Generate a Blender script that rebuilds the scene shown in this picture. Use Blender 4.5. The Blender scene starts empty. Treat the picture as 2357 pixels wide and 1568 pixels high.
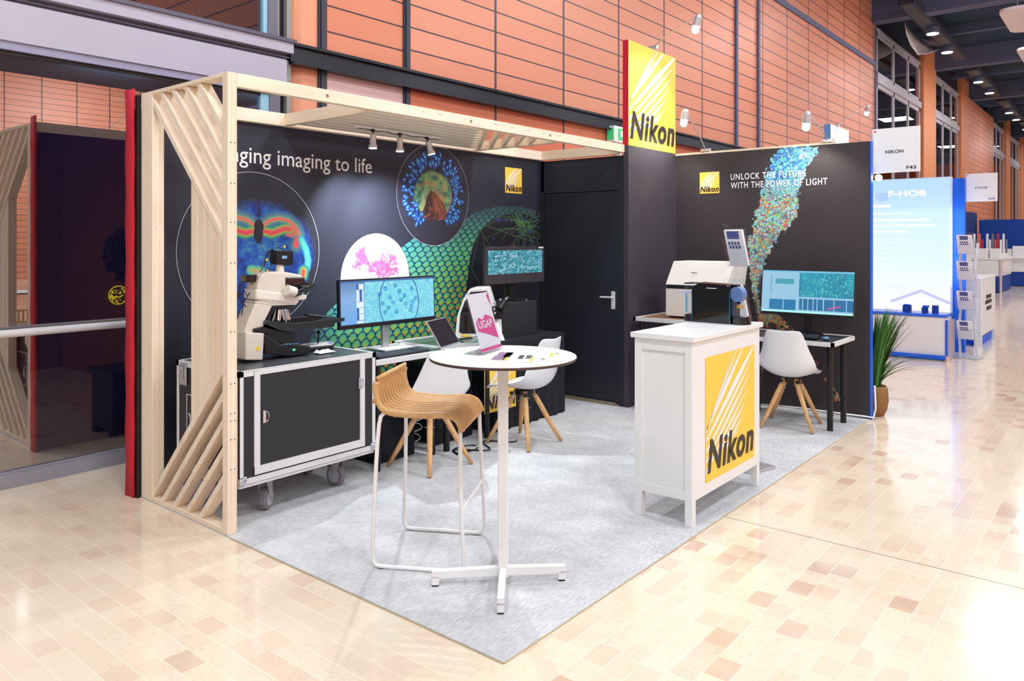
import bpy, bmesh, math, random
import numpy as np
from mathutils import Vector, Matrix, Euler, noise as mnoise
PI = math.pi
R = math.radians
S = bpy.context.scene
COL = S.collection
random.seed(7); RNG = np.random.default_rng(11)

# ------------------------------------------------------------------ camera, world, exposure
CAM = Vector((-2.203, -1.846, 1.596)); YAW = R(39.35); FPX = 1760.0; HY = 552.0; CX = 1178.5
cd = bpy.data.cameras.new('camera'); co = bpy.data.objects.new('camera', cd); COL.objects.link(co)
co.location = CAM; co.rotation_euler = (R(90), 0, YAW - R(90))
cd.sensor_width = 36; cd.lens = 36 * FPX / 2357; cd.shift_y = -(784 - HY) / 2357; cd.clip_end = 300; cd.clip_start = .05
S.camera = co
S.view_settings.view_transform = 'Standard'; S.view_settings.look = 'None'
S.view_settings.gamma = 1; S.view_settings.use_curve_mapping = False
S.view_settings.exposure = -1.25
w = bpy.data.worlds.new('world'); S.world = w; w.use_nodes = True
w.node_tree.nodes['Background'].inputs[0].default_value = (.88, .93, 1, 1)
w.node_tree.nodes['Background'].inputs[1].default_value = 1.1

def area(name, loc, sx, sy, watt, col=(1, .95, .88), rot=(0, 0, 0), spread=180):
    l = bpy.data.lights.new(name, 'AREA'); l.shape = 'RECTANGLE'; l.size = sx; l.size_y = sy; l.energy = watt; l.color = col; l.spread = R(spread)
    o = bpy.data.objects.new(name, l); COL.objects.link(o); o.location = loc; o.rotation_euler = rot; return o
def spot(name, loc, target, watt, deg, col=(1, 1, 1), blend=.4, r=.03):
    l = bpy.data.lights.new(name, 'SPOT'); l.energy = watt; l.spot_size = R(deg); l.spot_blend = blend; l.color = col; l.shadow_soft_size = r
    o = bpy.data.objects.new(name, l); COL.objects.link(o); o.location = loc
    o.rotation_euler = (Vector(target) - Vector(loc)).to_track_quat('-Z', 'Y').to_euler(); return o
# unseen fill lights added in rows under the ceiling, some tilted at the walls
for lx in (-8, -2, 4, 11, 18, 27, 38, 52):
    for ly in (.4, -3.8, -11, -21):
        area('hall_fill', (lx, ly, 7.4), *{.4: (1.3, 1.3), -3.8: (.9, .9)}.get(ly, (3.0, 3.0)), {.4: 390, -3.8: 480, -21: 1300}.get(ly, 560), (.93, .965, 1), (R({-3.8: 14, -21: -48}.get(ly, 0)), 0, 0))
# high-bay lamps that throw the harder light onto the stand
spot('high_bay_lamp', (-1.5, -7.0, 7.2), (1.5, 1.0, 0), 1100, 60, (1, .98, .95), .8, .12)
spot('high_bay_lamp', (4.5, -8.0, 7.2), (3.0, 1.0, 0), 700, 60, (1, .98, .95), .8, .12)

# ------------------------------------------------------------------ helpers
def at(px, py, ax, v):
    """where a sight line of the photograph meets the plane ax = v"""
    F = Vector((math.cos(YAW), math.sin(YAW), 0)); Rt = Vector((math.sin(YAW), -math.cos(YAW), 0))
    d = F + Rt * ((px - CX) / FPX) + Vector((0, 0, 1)) * ((HY - py) / FPX)
    i = 'xyz'.index(ax); return CAM + d * ((v - CAM[i]) / d[i])
def s2l(c):
    return tuple(((x / 255) / 12.92 if x / 255 <= .04045 else ((x / 255 + .055) / 1.055) ** 2.4) for x in c)
MATS = {}
def mat(name, rgb, rough=.5, metal=0, coat=0, emit=0, spec=.5, alpha=1, trans=0, bump=0, bscale=60, var=0, vscale=8, ior=1.45):
    """rgb as 0..255 sRGB"""
    if name in MATS: return MATS[name]
    m = bpy.data.materials.new(name); m.use_nodes = True; nt = m.node_tree; b = nt.nodes['Principled BSDF']
    c = s2l(rgb)
    b.inputs['Base Color'].default_value = (*c, 1); b.inputs['Roughness'].default_value = rough; b.inputs['Metallic'].default_value = metal
    b.inputs['Coat Weight'].default_value = coat; b.inputs['Specular IOR Level'].default_value = spec; b.inputs['IOR'].default_value = ior
    b.inputs['Alpha'].default_value = alpha; b.inputs['Transmission Weight'].default_value = trans
    if emit: b.inputs['Emission Color'].default_value = (*c, 1); b.inputs['Emission Strength'].default_value = emit
    if bump or var:
        tc = nt.nodes.new('ShaderNodeTexCoord'); nz = nt.nodes.new('ShaderNodeTexNoise'); nt.links.new(tc.outputs['Object'], nz.inputs['Vector'])
        if var:
            nz.inputs['Scale'].default_value = vscale; nz.inputs['Detail'].default_value = 4
            mx = nt.nodes.new('ShaderNodeMix'); mx.data_type = 'RGBA'
            mx.inputs[6].default_value = (*[x * (1 - var) for x in c], 1); mx.inputs[7].default_value = (*[min(1, x * (1 + var)) for x in c], 1)
            nt.links.new(nz.outputs['Fac'], mx.inputs[0]); nt.links.new(mx.outputs[2], b.inputs['Base Color'])
        if bump:
            n2 = nt.nodes.new('ShaderNodeTexNoise'); n2.inputs['Scale'].default_value = bscale; nt.links.new(tc.outputs['Object'], n2.inputs['Vector'])
            bp = nt.nodes.new('ShaderNodeBump'); bp.inputs['Strength'].default_value = bump; bp.inputs['Distance'].default_value = .002
            nt.links.new(n2.outputs['Fac'], bp.inputs['Height']); nt.links.new(bp.outputs[0], b.inputs['Normal'])
    MATS[name] = m; return m
def nodes(name):
    m = bpy.data.materials.new(name); m.use_nodes = True; MATS[name] = m
    return m, m.node_tree, m.node_tree.nodes['Principled BSDF']
class N:
    """tiny node-tree writer"""
    def __init__(s, nt): s.nt = nt
    def n(s, t, **k):
        x = s.nt.nodes.new(t)
        for a, v in k.items(): setattr(x, a, v)
        return x
    def m(s, op, a, b=None, c=None):
        x = s.nt.nodes.new('ShaderNodeMath'); x.operation = op
        for i, v in enumerate((a, b, c)):
            if v is None: continue
            if isinstance(v, (int, float)): x.inputs[i].default_value = v
            else: s.nt.links.new(v, x.inputs[i])
        return x.outputs[0]
    def mix(s, f, a, b):
        x = s.nt.nodes.new('ShaderNodeMix'); x.data_type = 'RGBA'
        for i, v in ((0, f), (6, a), (7, b)):
            if isinstance(v, tuple): x.inputs[i].default_value = (*s2l(v), 1)
            elif isinstance(v, (int, float)): x.inputs[i].default_value = v
            else: s.nt.links.new(v, x.inputs[i])
        return x.outputs[2]
    def l(s, a, b): s.nt.links.new(a, b)

class MB:
    def __init__(s): s.v = []; s.f = []; s.mi = []
    def add(s, vs, fs, mi=0):
        o = len(s.v); s.v += [tuple(p) for p in vs]; s.f += [tuple(i + o for i in f) for f in fs]; s.mi += [mi] * len(fs); return s
    def box(s, x0, y0, z0, x1, y1, z1, M=None, mi=0):
        x0, x1 = min(x0, x1), max(x0, x1); y0, y1 = min(y0, y1), max(y0, y1); z0, z1 = min(z0, z1), max(z0, z1)
        v = [Vector(p) for p in ((x0, y0, z0), (x1, y0, z0), (x1, y1, z0), (x0, y1, z0), (x0, y0, z1), (x1, y0, z1), (x1, y1, z1), (x0, y1, z1))]
        if M: v = [M @ p for p in v]
        return s.add(v, [(0, 3, 2, 1), (4, 5, 6, 7), (0, 1, 5, 4), (1, 2, 6, 5), (2, 3, 7, 6), (3, 0, 4, 7)], mi)
    def bar(s, a, b, wd, ht, up=(0, 0, 1), mi=0):
        a, b = Vector(a), Vector(b); z = (b - a).normalized(); x = z.cross(Vector(up)).normalized(); y = x.cross(z)
        vs = [p + x * sx * wd / 2 + y * sy * ht / 2 for p in (a, b) for sx, sy in ((-1, -1), (1, -1), (1, 1), (-1, 1))]
        return s.add(vs, [(0, 1, 2, 3), (7, 6, 5, 4), (0, 4, 5, 1), (1, 5, 6, 2), (2, 6, 7, 3), (3, 7, 4, 0)], mi)
    def cyl(s, a, b, r0, r1=None, n=20, mi=0, caps=True):
        r1 = r0 if r1 is None else r1; a, b = Vector(a), Vector(b); z = (b - a).normalized()
        t = Vector((1, 0, 0)) if abs(z.x) < .9 else Vector((0, 1, 0)); x = z.cross(t).normalized(); y = z.cross(x)
        vs = [p + (x * math.cos(2 * PI * i / n) + y * math.sin(2 * PI * i / n)) * r for p, r in ((a, r0), (b, r1)) for i in range(n)]
        fs = [(i, (i + 1) % n, n + (i + 1) % n, n + i) for i in range(n)]
        if caps: fs += [tuple(range(n - 1, -1, -1)), tuple(range(n, 2 * n))]
        return s.add(vs, fs, mi)
    def tube(s, pts, r, n=8, mi=0, closed=False):
        P = [Vector(p) for p in pts]; k = len(P); vs = []; prev = None
        rr = r if isinstance(r, (list, tuple)) else [r] * k
        for i, p in enumerate(P):
            d = (P[(i + 1) % k] - P[i - 1]) if closed else (P[min(i + 1, k - 1)] - P[max(i - 1, 0)])
            d.normalize()
            if prev is None: x = d.cross(Vector((0, 0, 1)) if abs(d.z) < .9 else Vector((1, 0, 0))).normalized()
            else: x = (prev - d * prev.dot(d)).normalized()
            prev = x; y = d.cross(x)
            vs += [p + (x * math.cos(2 * PI * j / n) + y * math.sin(2 * PI * j / n)) * rr[i] for j in range(n)]
        fs = [(i * n + j, i * n + (j + 1) % n, (i + 1) * n + (j + 1) % n, (i + 1) * n + j) for i in range(k - 1) for j in range(n)]
        if closed: fs += [((k - 1) * n + j, (k - 1) * n + (j + 1) % n, (j + 1) % n, j) for j in range(n)]
        else: fs += [tuple(range(n - 1, -1, -1)), tuple((k - 1) * n + j for j in range(n))]
        return s.add(vs, fs, mi)
    def lathe(s, prof, c=(0, 0, 0), n=28, mi=0, M=None):
        c = Vector(c); vs = []
        for r, z in prof:
            for j in range(n):
                p = Vector((r * math.cos(2 * PI * j / n), r * math.sin(2 * PI * j / n), z)); vs.append((M @ p if M else p) + c)
        k = len(prof)
        fs = [(i * n + j, i * n + (j + 1) % n, (i + 1) * n + (j + 1) % n, (i + 1) * n + j) for i in range(k - 1) for j in range(n)]
        fs += [tuple(range(n - 1, -1, -1)), tuple((k - 1) * n + j for j in range(n))]
        return s.add(vs, fs, mi)
    def prism(s, poly, d, mi=0):
        """poly: list of 3D points (planar); d: extrusion vector"""
        d = Vector(d); a = [Vector(p) for p in poly]; n = len(a)
        nrm = Vector((0, 0, 0))
        for i in range(n): nrm += a[i].cross(a[(i + 1) % n])
        if nrm.dot(d) > 0: a.reverse()
        vs = a + [p + d for p in a]
        return s.add(vs, [tuple(range(n)), tuple(range(2 * n - 1, n - 1, -1))] + [(i, i + n, (i + 1) % n + n, (i + 1) % n) for i in range(n)], mi)
    def blob(s, c, r, M=None, n=14, k=9, mi=0):
        rx, ry, rz = r if isinstance(r, (tuple, list)) else (r, r, r)
        pr = [(math.sin(PI * i / k), -math.cos(PI * i / k)) for i in range(1, k)]
        vs = []
        for a, z in pr:
            for j in range(n):
                p = Vector((a * math.cos(2 * PI * j / n) * rx, a * math.sin(2 * PI * j / n) * ry, z * rz)); vs.append((M @ p if M else p) + Vector(c))
        kk = len(pr); top = Vector((0, 0, rz)); bot = Vector((0, 0, -rz))
        vs += [(M @ bot if M else bot) + Vector(c), (M @ top if M else top) + Vector(c)]
        fs = [(i * n + j, i * n + (j + 1) % n, (i + 1) * n + (j + 1) % n, (i + 1) * n + j) for i in range(kk - 1) for j in range(n)]
        fs += [(kk * n, (j + 1) % n, j) for j in range(n)] + [(kk * n + 1, (kk - 1) * n + j, (kk - 1) * n + (j + 1) % n) for j in range(n)]
        return s.add(vs, fs, mi)
def empty(name, label, cat, loc=(0, 0, 0), rz=0, group=None):
    o = bpy.data.objects.new(name, None); COL.objects.link(o); o.location = loc; o.rotation_euler = (0, 0, rz); o.empty_display_size = .1
    tag(o, label, cat, group); return o
def tag(o, label, cat, group=None):
    o['label'] = label; o['category'] = cat
    if group: o['group'] = group
    return o
def mk(name, mb, mats, parent=None, world=False, bevel=0, smooth=False, sub=0, solid=0, label=None, seg=2):
    me = bpy.data.meshes.new(name)
    vs = mb.v
    if world and parent is not None:
        L = root_loc(parent); vs = [(a - L.x, b - L.y, c - L.z) for a, b, c in vs]
    me.from_pydata(vs, [], mb.f); 
    ml = mats if isinstance(mats, (list, tuple)) else [mats]
    for m in ml: me.materials.append(m)
    if len(ml) > 1: me.polygons.foreach_set('material_index', mb.mi)
    if smooth: me.polygons.foreach_set('use_smooth', [True] * len(me.polygons))
    me.update()
    o = bpy.data.objects.new(name, me); COL.objects.link(o)
    if parent is not None: o.parent = parent
    if solid: m = o.modifiers.new('solid', 'SOLIDIFY'); m.thickness = solid; m.offset = 0
    if bevel: m = o.modifiers.new('bevel', 'BEVEL'); m.width = bevel; m.segments = seg; m.limit_method = 'ANGLE'; m.angle_limit = R(35)
    if sub: m = o.modifiers.new('sub', 'SUBSURF'); m.levels = sub; m.render_levels = sub
    if label: o['label'] = label
    return o
def root_loc(o):
    v = Vector((0, 0, 0))
    while o is not None: v += o.location; o = o.parent
    return v
def autosmooth(o, deg=40):
    bm = bmesh.new(); bm.from_mesh(o.data)
    for f in bm.faces: f.smooth = True
    for e in bm.edges:
        if len(e.link_faces) == 2 and e.calc_face_angle(0) > R(deg): e.smooth = False
    bm.to_mesh(o.data); bm.free(); return o
def struct(name, mb, m, **k):
    o = mk(name, mb, m, **k); o['kind'] = 'structure'; return o
def copy_tree(o, parent=None):
    c = o.copy(); COL.objects.link(c)
    if parent: c.parent = parent
    for ch in list(o.children): copy_tree(ch, c)
    return c
# painted print: a fine grid of vertices coloured by a function (printed pictures and screens)
def vcol_mat(name, emit=0, rough=.55):
    m, nt, b = nodes(name); a = nt.nodes.new('ShaderNodeVertexColor'); a.layer_name = 'Col'
    b.inputs['Roughness'].default_value = rough
    if emit:
        b.inputs['Base Color'].default_value = (.01, .01, .01, 1); nt.links.new(a.outputs[0], b.inputs['Emission Color']); b.inputs['Emission Strength'].default_value = emit
    else: nt.links.new(a.outputs[0], b.inputs['Base Color'])
    return m
def paint(name, o, u, v, nu, nv, fn, m, parent, world=True, label=None):
    """grid from o along vectors u and v; fn(U,V in 0..1 arrays) -> rgb 0..1 srgb array (n,3), mask array or None"""
    o, u, v = np.array(o, float), np.array(u, float), np.array(v, float)
    if world and parent is not None: o = o - np.array(root_loc(parent))
    a, b = np.meshgrid(np.linspace(0, 1, nu), np.linspace(0, 1, nv)); a = a.ravel(); b = b.ravel()
    rgb, mask = fn(a, b)
    P = o + a[:, None] * u + b[:, None] * v
    i, j = np.meshgrid(np.arange(nu - 1), np.arange(nv - 1)); k = (j * nu + i).ravel()
    F = np.stack([k, k + 1, k + 1 + nu, k + nu], 1)
    if mask is not None: F = F[mask[F].all(1)]
    used = np.unique(F); idx = np.full(len(P), -1); idx[used] = np.arange(len(used)); F = idx[F]; P = P[used]; rgb = np.clip(rgb[used], 0, 1)
    lin = np.where(rgb <= .04045, rgb / 12.92, ((rgb + .055) / 1.055) ** 2.4)
    me = bpy.data.meshes.new(name); me.vertices.add(len(P)); me.vertices.foreach_set('co', P.ravel())
    me.loops.add(F.size); me.loops.foreach_set('vertex_index', F.ravel().astype(np.int32))
    me.polygons.add(len(F)); me.polygons.foreach_set('loop_start', np.arange(0, F.size, 4, dtype=np.int32))
    me.update(calc_edges=True)
    ca = me.color_attributes.new('Col', 'FLOAT_COLOR', 'POINT'); ca.data.foreach_set('color', np.c_[lin, np.ones(len(lin))].ravel())
    me.materials.append(m); ob = bpy.data.objects.new(name, me); COL.objects.link(ob); ob.parent = parent
    if label: ob['label'] = label
    return ob
def vnoise(x, y, s=1, seed=0):
    """smooth value noise on arrays"""
    r = np.random.default_rng(seed).random((128, 128)); x = x * s; y = y * s
    xi = np.floor(x).astype(int); yi = np.floor(y).astype(int); fx = x - xi; fy = y - yi; fx = fx * fx * (3 - 2 * fx); fy = fy * fy * (3 - 2 * fy)
    g = lambda a, b: r[a % 128, b % 128]
    return (g(xi, yi) * (1 - fx) + g(xi + 1, yi) * fx) * (1 - fy) + (g(xi, yi + 1) * (1 - fx) + g(xi + 1, yi + 1) * fx) * fy
def fbm(x, y, s, seed=0): return .55 * vnoise(x, y, s, seed) + .3 * vnoise(x, y, s * 2.1, seed + 1) + .15 * vnoise(x, y, s * 4.3, seed + 2)
def cells(x, y, s, seed=0):
    """nearest jittered cell point: distance (in cells), second distance and random id"""
    r = np.random.default_rng(seed).random((64, 64, 3)); X = x * s; Y = y * s; xi = np.floor(X).astype(int); yi = np.floor(Y).astype(int)
    d1 = np.full(x.shape, 9.); d2 = np.full(x.shape, 9.); idv = np.zeros(x.shape)
    for a in (-1, 0, 1):
        for b in (-1, 0, 1):
            q = r[(xi + a) % 64, (yi + b) % 64]; d = np.hypot(xi + a + q[..., 0] - X, yi + b + q[..., 1] - Y)
            c = d < d1; d2 = np.where(c, d1, np.minimum(d2, d)); d1 = np.where(c, d, d1); idv = np.where(c, q[..., 2], idv)
    return d1, d2, idv
def segd(x, y, pts):
    """distance of points to a polyline"""
    d = np.full(x.shape, 9.)
    for (ax, ay), (bx, by) in zip(pts[:-1], pts[1:]):
        vx, vy = bx - ax, by - ay; t = np.clip(((x - ax) * vx + (y - ay) * vy) / (vx * vx + vy * vy + 1e-12), 0, 1)
        d = np.minimum(d, np.hypot(x - ax - t * vx, y - ay - t * vy))
    return d
def inpoly(x, y, pts):
    c = np.zeros(x.shape, bool); n = len(pts)
    for i in range(n):
        (ax, ay), (bx, by) = pts[i], pts[(i + 1) % n]
        if ay == by: continue
        h = ((ay > y) != (by > y)) & (x < (bx - ax) * (y - ay) / (by - ay) + ax); c ^= h
    return c
def ramp(t, stops):
    t = np.asarray(t); xs = [s[0] for s in stops]
    return np.stack([np.interp(t, xs, [s[1][k] / 255 for s in stops]) for k in range(3)], -1)
def text_mb(s, o, u, v, wd, ht, shear=0, bold=0, mi=0, spacing=1, align_h=False):
    """lettering fitted into a box of size wd x ht at o (lower-left) along unit vectors u, v"""
    c = bpy.data.curves.new('t', 'FONT'); c.body = s; c.size = 1; c.shear = shear; c.offset = bold; c.space_character = spacing; c.resolution_u = 3
    ob = bpy.data.objects.new('t', c); COL.objects.link(ob)
    dg = bpy.context.evaluated_depsgraph_get(); me = bpy.data.meshes.new_from_object(ob.evaluated_get(dg))
    vs = np.array([p.co[:2] for p in me.vertices]); fs = [tuple(p.vertices) for p in me.polygons]
    bpy.data.objects.remove(ob); bpy.data.curves.remove(c); bpy.data.meshes.remove(me)
    lo = vs.min(0); hi = vs.max(0); sx = wd / (hi[0] - lo[0]); sy = sx if align_h else ht / (hi[1] - lo[1])
    o, u, v = Vector(o), Vector(u), Vector(v)
    mb = MB(); mb.add([o + u * ((a - lo[0]) * sx) + v * ((b - lo[1]) * sy) for a, b in vs], fs, mi); return mb
def logo(parent, o, u, v, wd, ht, nrm, name='logo', eps=.0015):
    """yellow square with pale rays and a bold dark word, printed or stuck on a face"""
    o, u, v, n = Vector(o), Vector(u), Vector(v), Vector(nrm)
    mb = MB(); e = n * eps
    mb.add([o + e, o + u * wd + e, o + u * wd + v * ht + e, o + v * ht + e], [(0, 1, 2, 3)], 0)
    e = n * (2 * eps)
    rays = [((.02, .42), (.545, 1.0), .006, .006), ((.10, .50), (.60, 1.0), .008, .016), ((.0, .405), (.72, .995), .014, .034), ((.0, .335), (.96, .985), .020, .040),
            ((.0, .245), (.93, .88), .026, .010), ((.0, .165), (.90, .77), .026, .008), ((.0, .085), (.85, .655), .024, .006), ((.22, .17), (.81, .55), .030, .004), ((.38, .20), (.76, .44), .022, .003), ((.55, .27), (.66, .335), .010, .002)]
    for (a, b), (c, d), w0, w1 in rays:
        w0 *= 1.25; w1 *= 1.2
        dx, dy = c - a, d - b; L = math.hypot(dx, dy); nx, ny = -dy / L, dx / L
        pts = [(a + nx * w0 * .5, b + ny * w0 * .5), (a - nx * w0 * .5, b - ny * w0 * .5), (a + dx * .6 - nx * (w0 + w1) * .45, b + dy * .6 - ny * (w0 + w1) * .45), (c - nx * w1 * .3, d - ny * w1 * .3), (c + nx * w1 * .3, d + ny * w1 * .3), (a + dx * .6 + nx * (w0 + w1) * .45, b + dy * .6 + ny * (w0 + w1) * .45)]
        pts = [(min(max(p, 0), 1), min(max(q, 0), 1)) for p, q in pts]
        mb.add([o + u * wd * p + v * ht * q + e for p, q in pts], [tuple(range(6))], 1)
    t = text_mb('Nikon', o + u * wd * .03 + v * ht * .065 + n * (3 * eps), u, v, wd * .94, ht * .27, shear=.2, bold=.032, spacing=1.1)
    mb.add(t.v, t.f, 2)
    return mk(name, mb, [M_yel, M_lwhite, M_black], parent, world=True, label='yellow square logo with white rays and the dark word')

# ------------------------------------------------------------------ materials
def wood_mat(name, a, b, axis=2, scale=1):
    m, nt, bs = nodes(name); q = N(nt); tc = q.n('ShaderNodeTexCoord'); mp = q.n('ShaderNodeMapping')
    sc = [14 * scale] * 3; sc[axis] = .9 * scale; mp.inputs['Scale'].default_value = sc; q.l(tc.outputs['Object'], mp.inputs[0])
    nz = q.n('ShaderNodeTexNoise'); nz.inputs['Scale'].default_value = 1.4; nz.inputs['Detail'].default_value = 6; nz.inputs['Distortion'].default_value = .6; q.l(mp.outputs[0], nz.inputs[0])
    wv = q.n('ShaderNodeTexWave'); wv.inputs['Scale'].default_value = .7; wv.inputs['Distortion'].default_value = 5; wv.bands_direction = 'XYZ'[0 if axis else 1]; q.l(mp.outputs[0], wv.inputs[0])
    f = q.m('ADD', q.m('MULTIPLY', nz.outputs['Fac'], .7), q.m('MULTIPLY', wv.outputs['Fac'], .3))
    c = q.mix(f, a, b)
    vo = q.n('ShaderNodeTexVoronoi'); mp2 = q.n('ShaderNodeMapping'); s2 = [5.5] * 3; s2[axis] = 3.2; mp2.inputs['Scale'].default_value = s2; q.l(tc.outputs['Object'], mp2.inputs[0]); q.l(mp2.outputs[0], vo.inputs[0])
    kn = q.m('LESS_THAN', vo.outputs['Distance'], .075)
    c = q.mix(q.m('MULTIPLY', kn, .55), c, (150, 98, 60))
    q.l(c, bs.inputs['Base Color']); bs.inputs['Roughness'].default_value = .6; return m
WZ = wood_mat('pine_vertical', (248, 232, 212), (228, 200, 170), 2)
WY = wood_mat('pine_depthwise', (248, 232, 212), (226, 196, 160), 1)
WX = wood_mat('pine_lengthwise', (248, 235, 218), (230, 204, 174), 0)
WLEG = wood_mat('beech_leg', (232, 186, 132), (204, 148, 92), 2, 1.5)
M_rattan = mat('rattan', (206, 160, 106), .55, var=.22, vscale=30, bump=.3, bscale=90)
M_white = mat('white_paint', (232, 232, 232), .35, coat=.1)
M_wmetal = mat('white_powdercoat', (236, 234, 232), .35)
M_shell = mat('white_plastic', (230, 230, 232), .3, coat=.15)
M_laminate = mat('white_laminate', (226, 220, 214), .45)
M_edge = mat('dark_compact_edge', (70, 48, 46), .5)
M_black = mat('ink_black', (44, 36, 36), .5)
M_yel = mat('print_yellow', (250, 206, 76), .5)
M_lwhite = mat('print_white', (238, 238, 240), .5)
M_ink = mat('print_ink_white', (240, 240, 242), .5)
M_ringk = mat('print_ring_grey', (196, 198, 214), .5)
M_blk = mat('black_plastic', (24, 24, 28), .35)
M_gblk = mat('gloss_black', (10, 12, 16), .12, coat=.6)
M_mblk = mat('matt_black', (34, 34, 40), .7)
M_cloth = mat('black_cloth', (22, 24, 34), .9, bump=.4, bscale=300)
M_alu = mat('aluminium', (214, 214, 218), .32, metal=.75)
M_alup = mat('pale_aluminium', (222, 220, 222), .45, metal=.15)
M_chrome = mat('chrome', (215, 218, 225), .12, metal=1)
M_case = mat('case_laminate', (40, 39, 42), .55, bump=.25, bscale=400)
M_casetop = mat('case_top', (70, 72, 76), .35, var=.25, vscale=6)
M_glasstop = mat('smoked_worktop', (74, 100, 96), .2)
M_tyre = mat('grey_rubber', (128, 122, 126), .6)
M_red = mat('red_fabric', (200, 26, 50), .7, bump=.2, bscale=200)
M_navyb = mat('navy_fabric', (44, 40, 104), .8)
M_wallb = mat('graphic_black_wall', (44, 46, 60), .55)
M_wallbr = mat('graphic_brown_black_wall', (58, 50, 54), .62)
M_doorb = mat('door_black', (38, 40, 50), .5)
M_colb = mat('column_black', (66, 60, 70), .45)
M_blue = mat('blue_panel', (10, 96, 226), .5)
M_dblue = mat('deep_blue_panel', (6, 60, 150), .6)
M_ivory = mat('instrument_ivory', (222, 214, 202), .4, coat=.1)
M_cream = mat('machine_cream', (232, 226, 218), .45)
M_steel = mat('painted_steel_grey', (150, 148, 158), .45, var=.05)
M_steeld = mat('dark_steel', (58, 60, 74), .45)
M_beam = mat('facade_beam_mauve_grey', (182, 178, 196), .5, var=.07, vscale=2)
M_chan = mat('channel_black_blue', (24, 28, 40), .25)
M_trim = mat('joint_blue_grey', (96, 100, 130), .5)
M_dark = mat('inside_dark', (26, 24, 30), .9)
M_green = mat('leaf_green', (62, 112, 40), .5, var=.35, vscale=12)
M_green2 = mat('leaf_dark', (44, 58, 30), .6, var=.4, vscale=12)
M_pot = mat('basket_pot', (140, 98, 52), .7, bump=.6, bscale=80)
M_lamp = mat('lamp_lens', (255, 250, 240), .3, emit=30)
M_lampc = mat('lamp_lens_cool', (235, 248, 255), .3, emit=30)
M_dlight = mat('downlight_lens', (255, 244, 214), .3, emit=16)
M_paper = mat('paper', (238, 238, 240), .6)
M_pink = mat('pink_print', (226, 90, 150), .5)
M_gold = mat('brass_spot', (220, 170, 90), .4, metal=.6)
M_bluelens = mat('slate_blue_plastic', (92, 120, 170), .35)
def clear_mat(name, tint=(.95, .97, 1), refl=.12, tr=.0):
    m = bpy.data.materials.new(name); m.use_nodes = True; nt = m.node_tree; nt.nodes.remove(nt.nodes['Principled BSDF']); q = N(nt)
    t = q.n('ShaderNodeBsdfTransparent'); t.inputs[0].default_value = (*tint, 1); g = q.n('ShaderNodeBsdfGlossy'); g.inputs['Roughness'].default_value = tr
    fr = q.n('ShaderNodeLayerWeight'); fr.inputs[0].default_value = .5
    f = q.m('MINIMUM', q.m('ADD', q.m('MULTIPLY', q.m('POWER', fr.outputs['Facing'], 4), .7), refl), 1.0)
    mx = q.n('ShaderNodeMixShader'); q.l(f, mx.inputs[0]); q.l(t.outputs[0], mx.inputs[1]); q.l(g.outputs[0], mx.inputs[2])
    q.l(mx.outputs[0], nt.nodes['Material Output'].inputs[0]); MATS[name] = m; return m
M_acryl = clear_mat('clear_acrylic', (.97, .98, 1.0), .03)
M_pane = clear_mat('facade_glass', (.6, .6, .66), .40)

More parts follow.
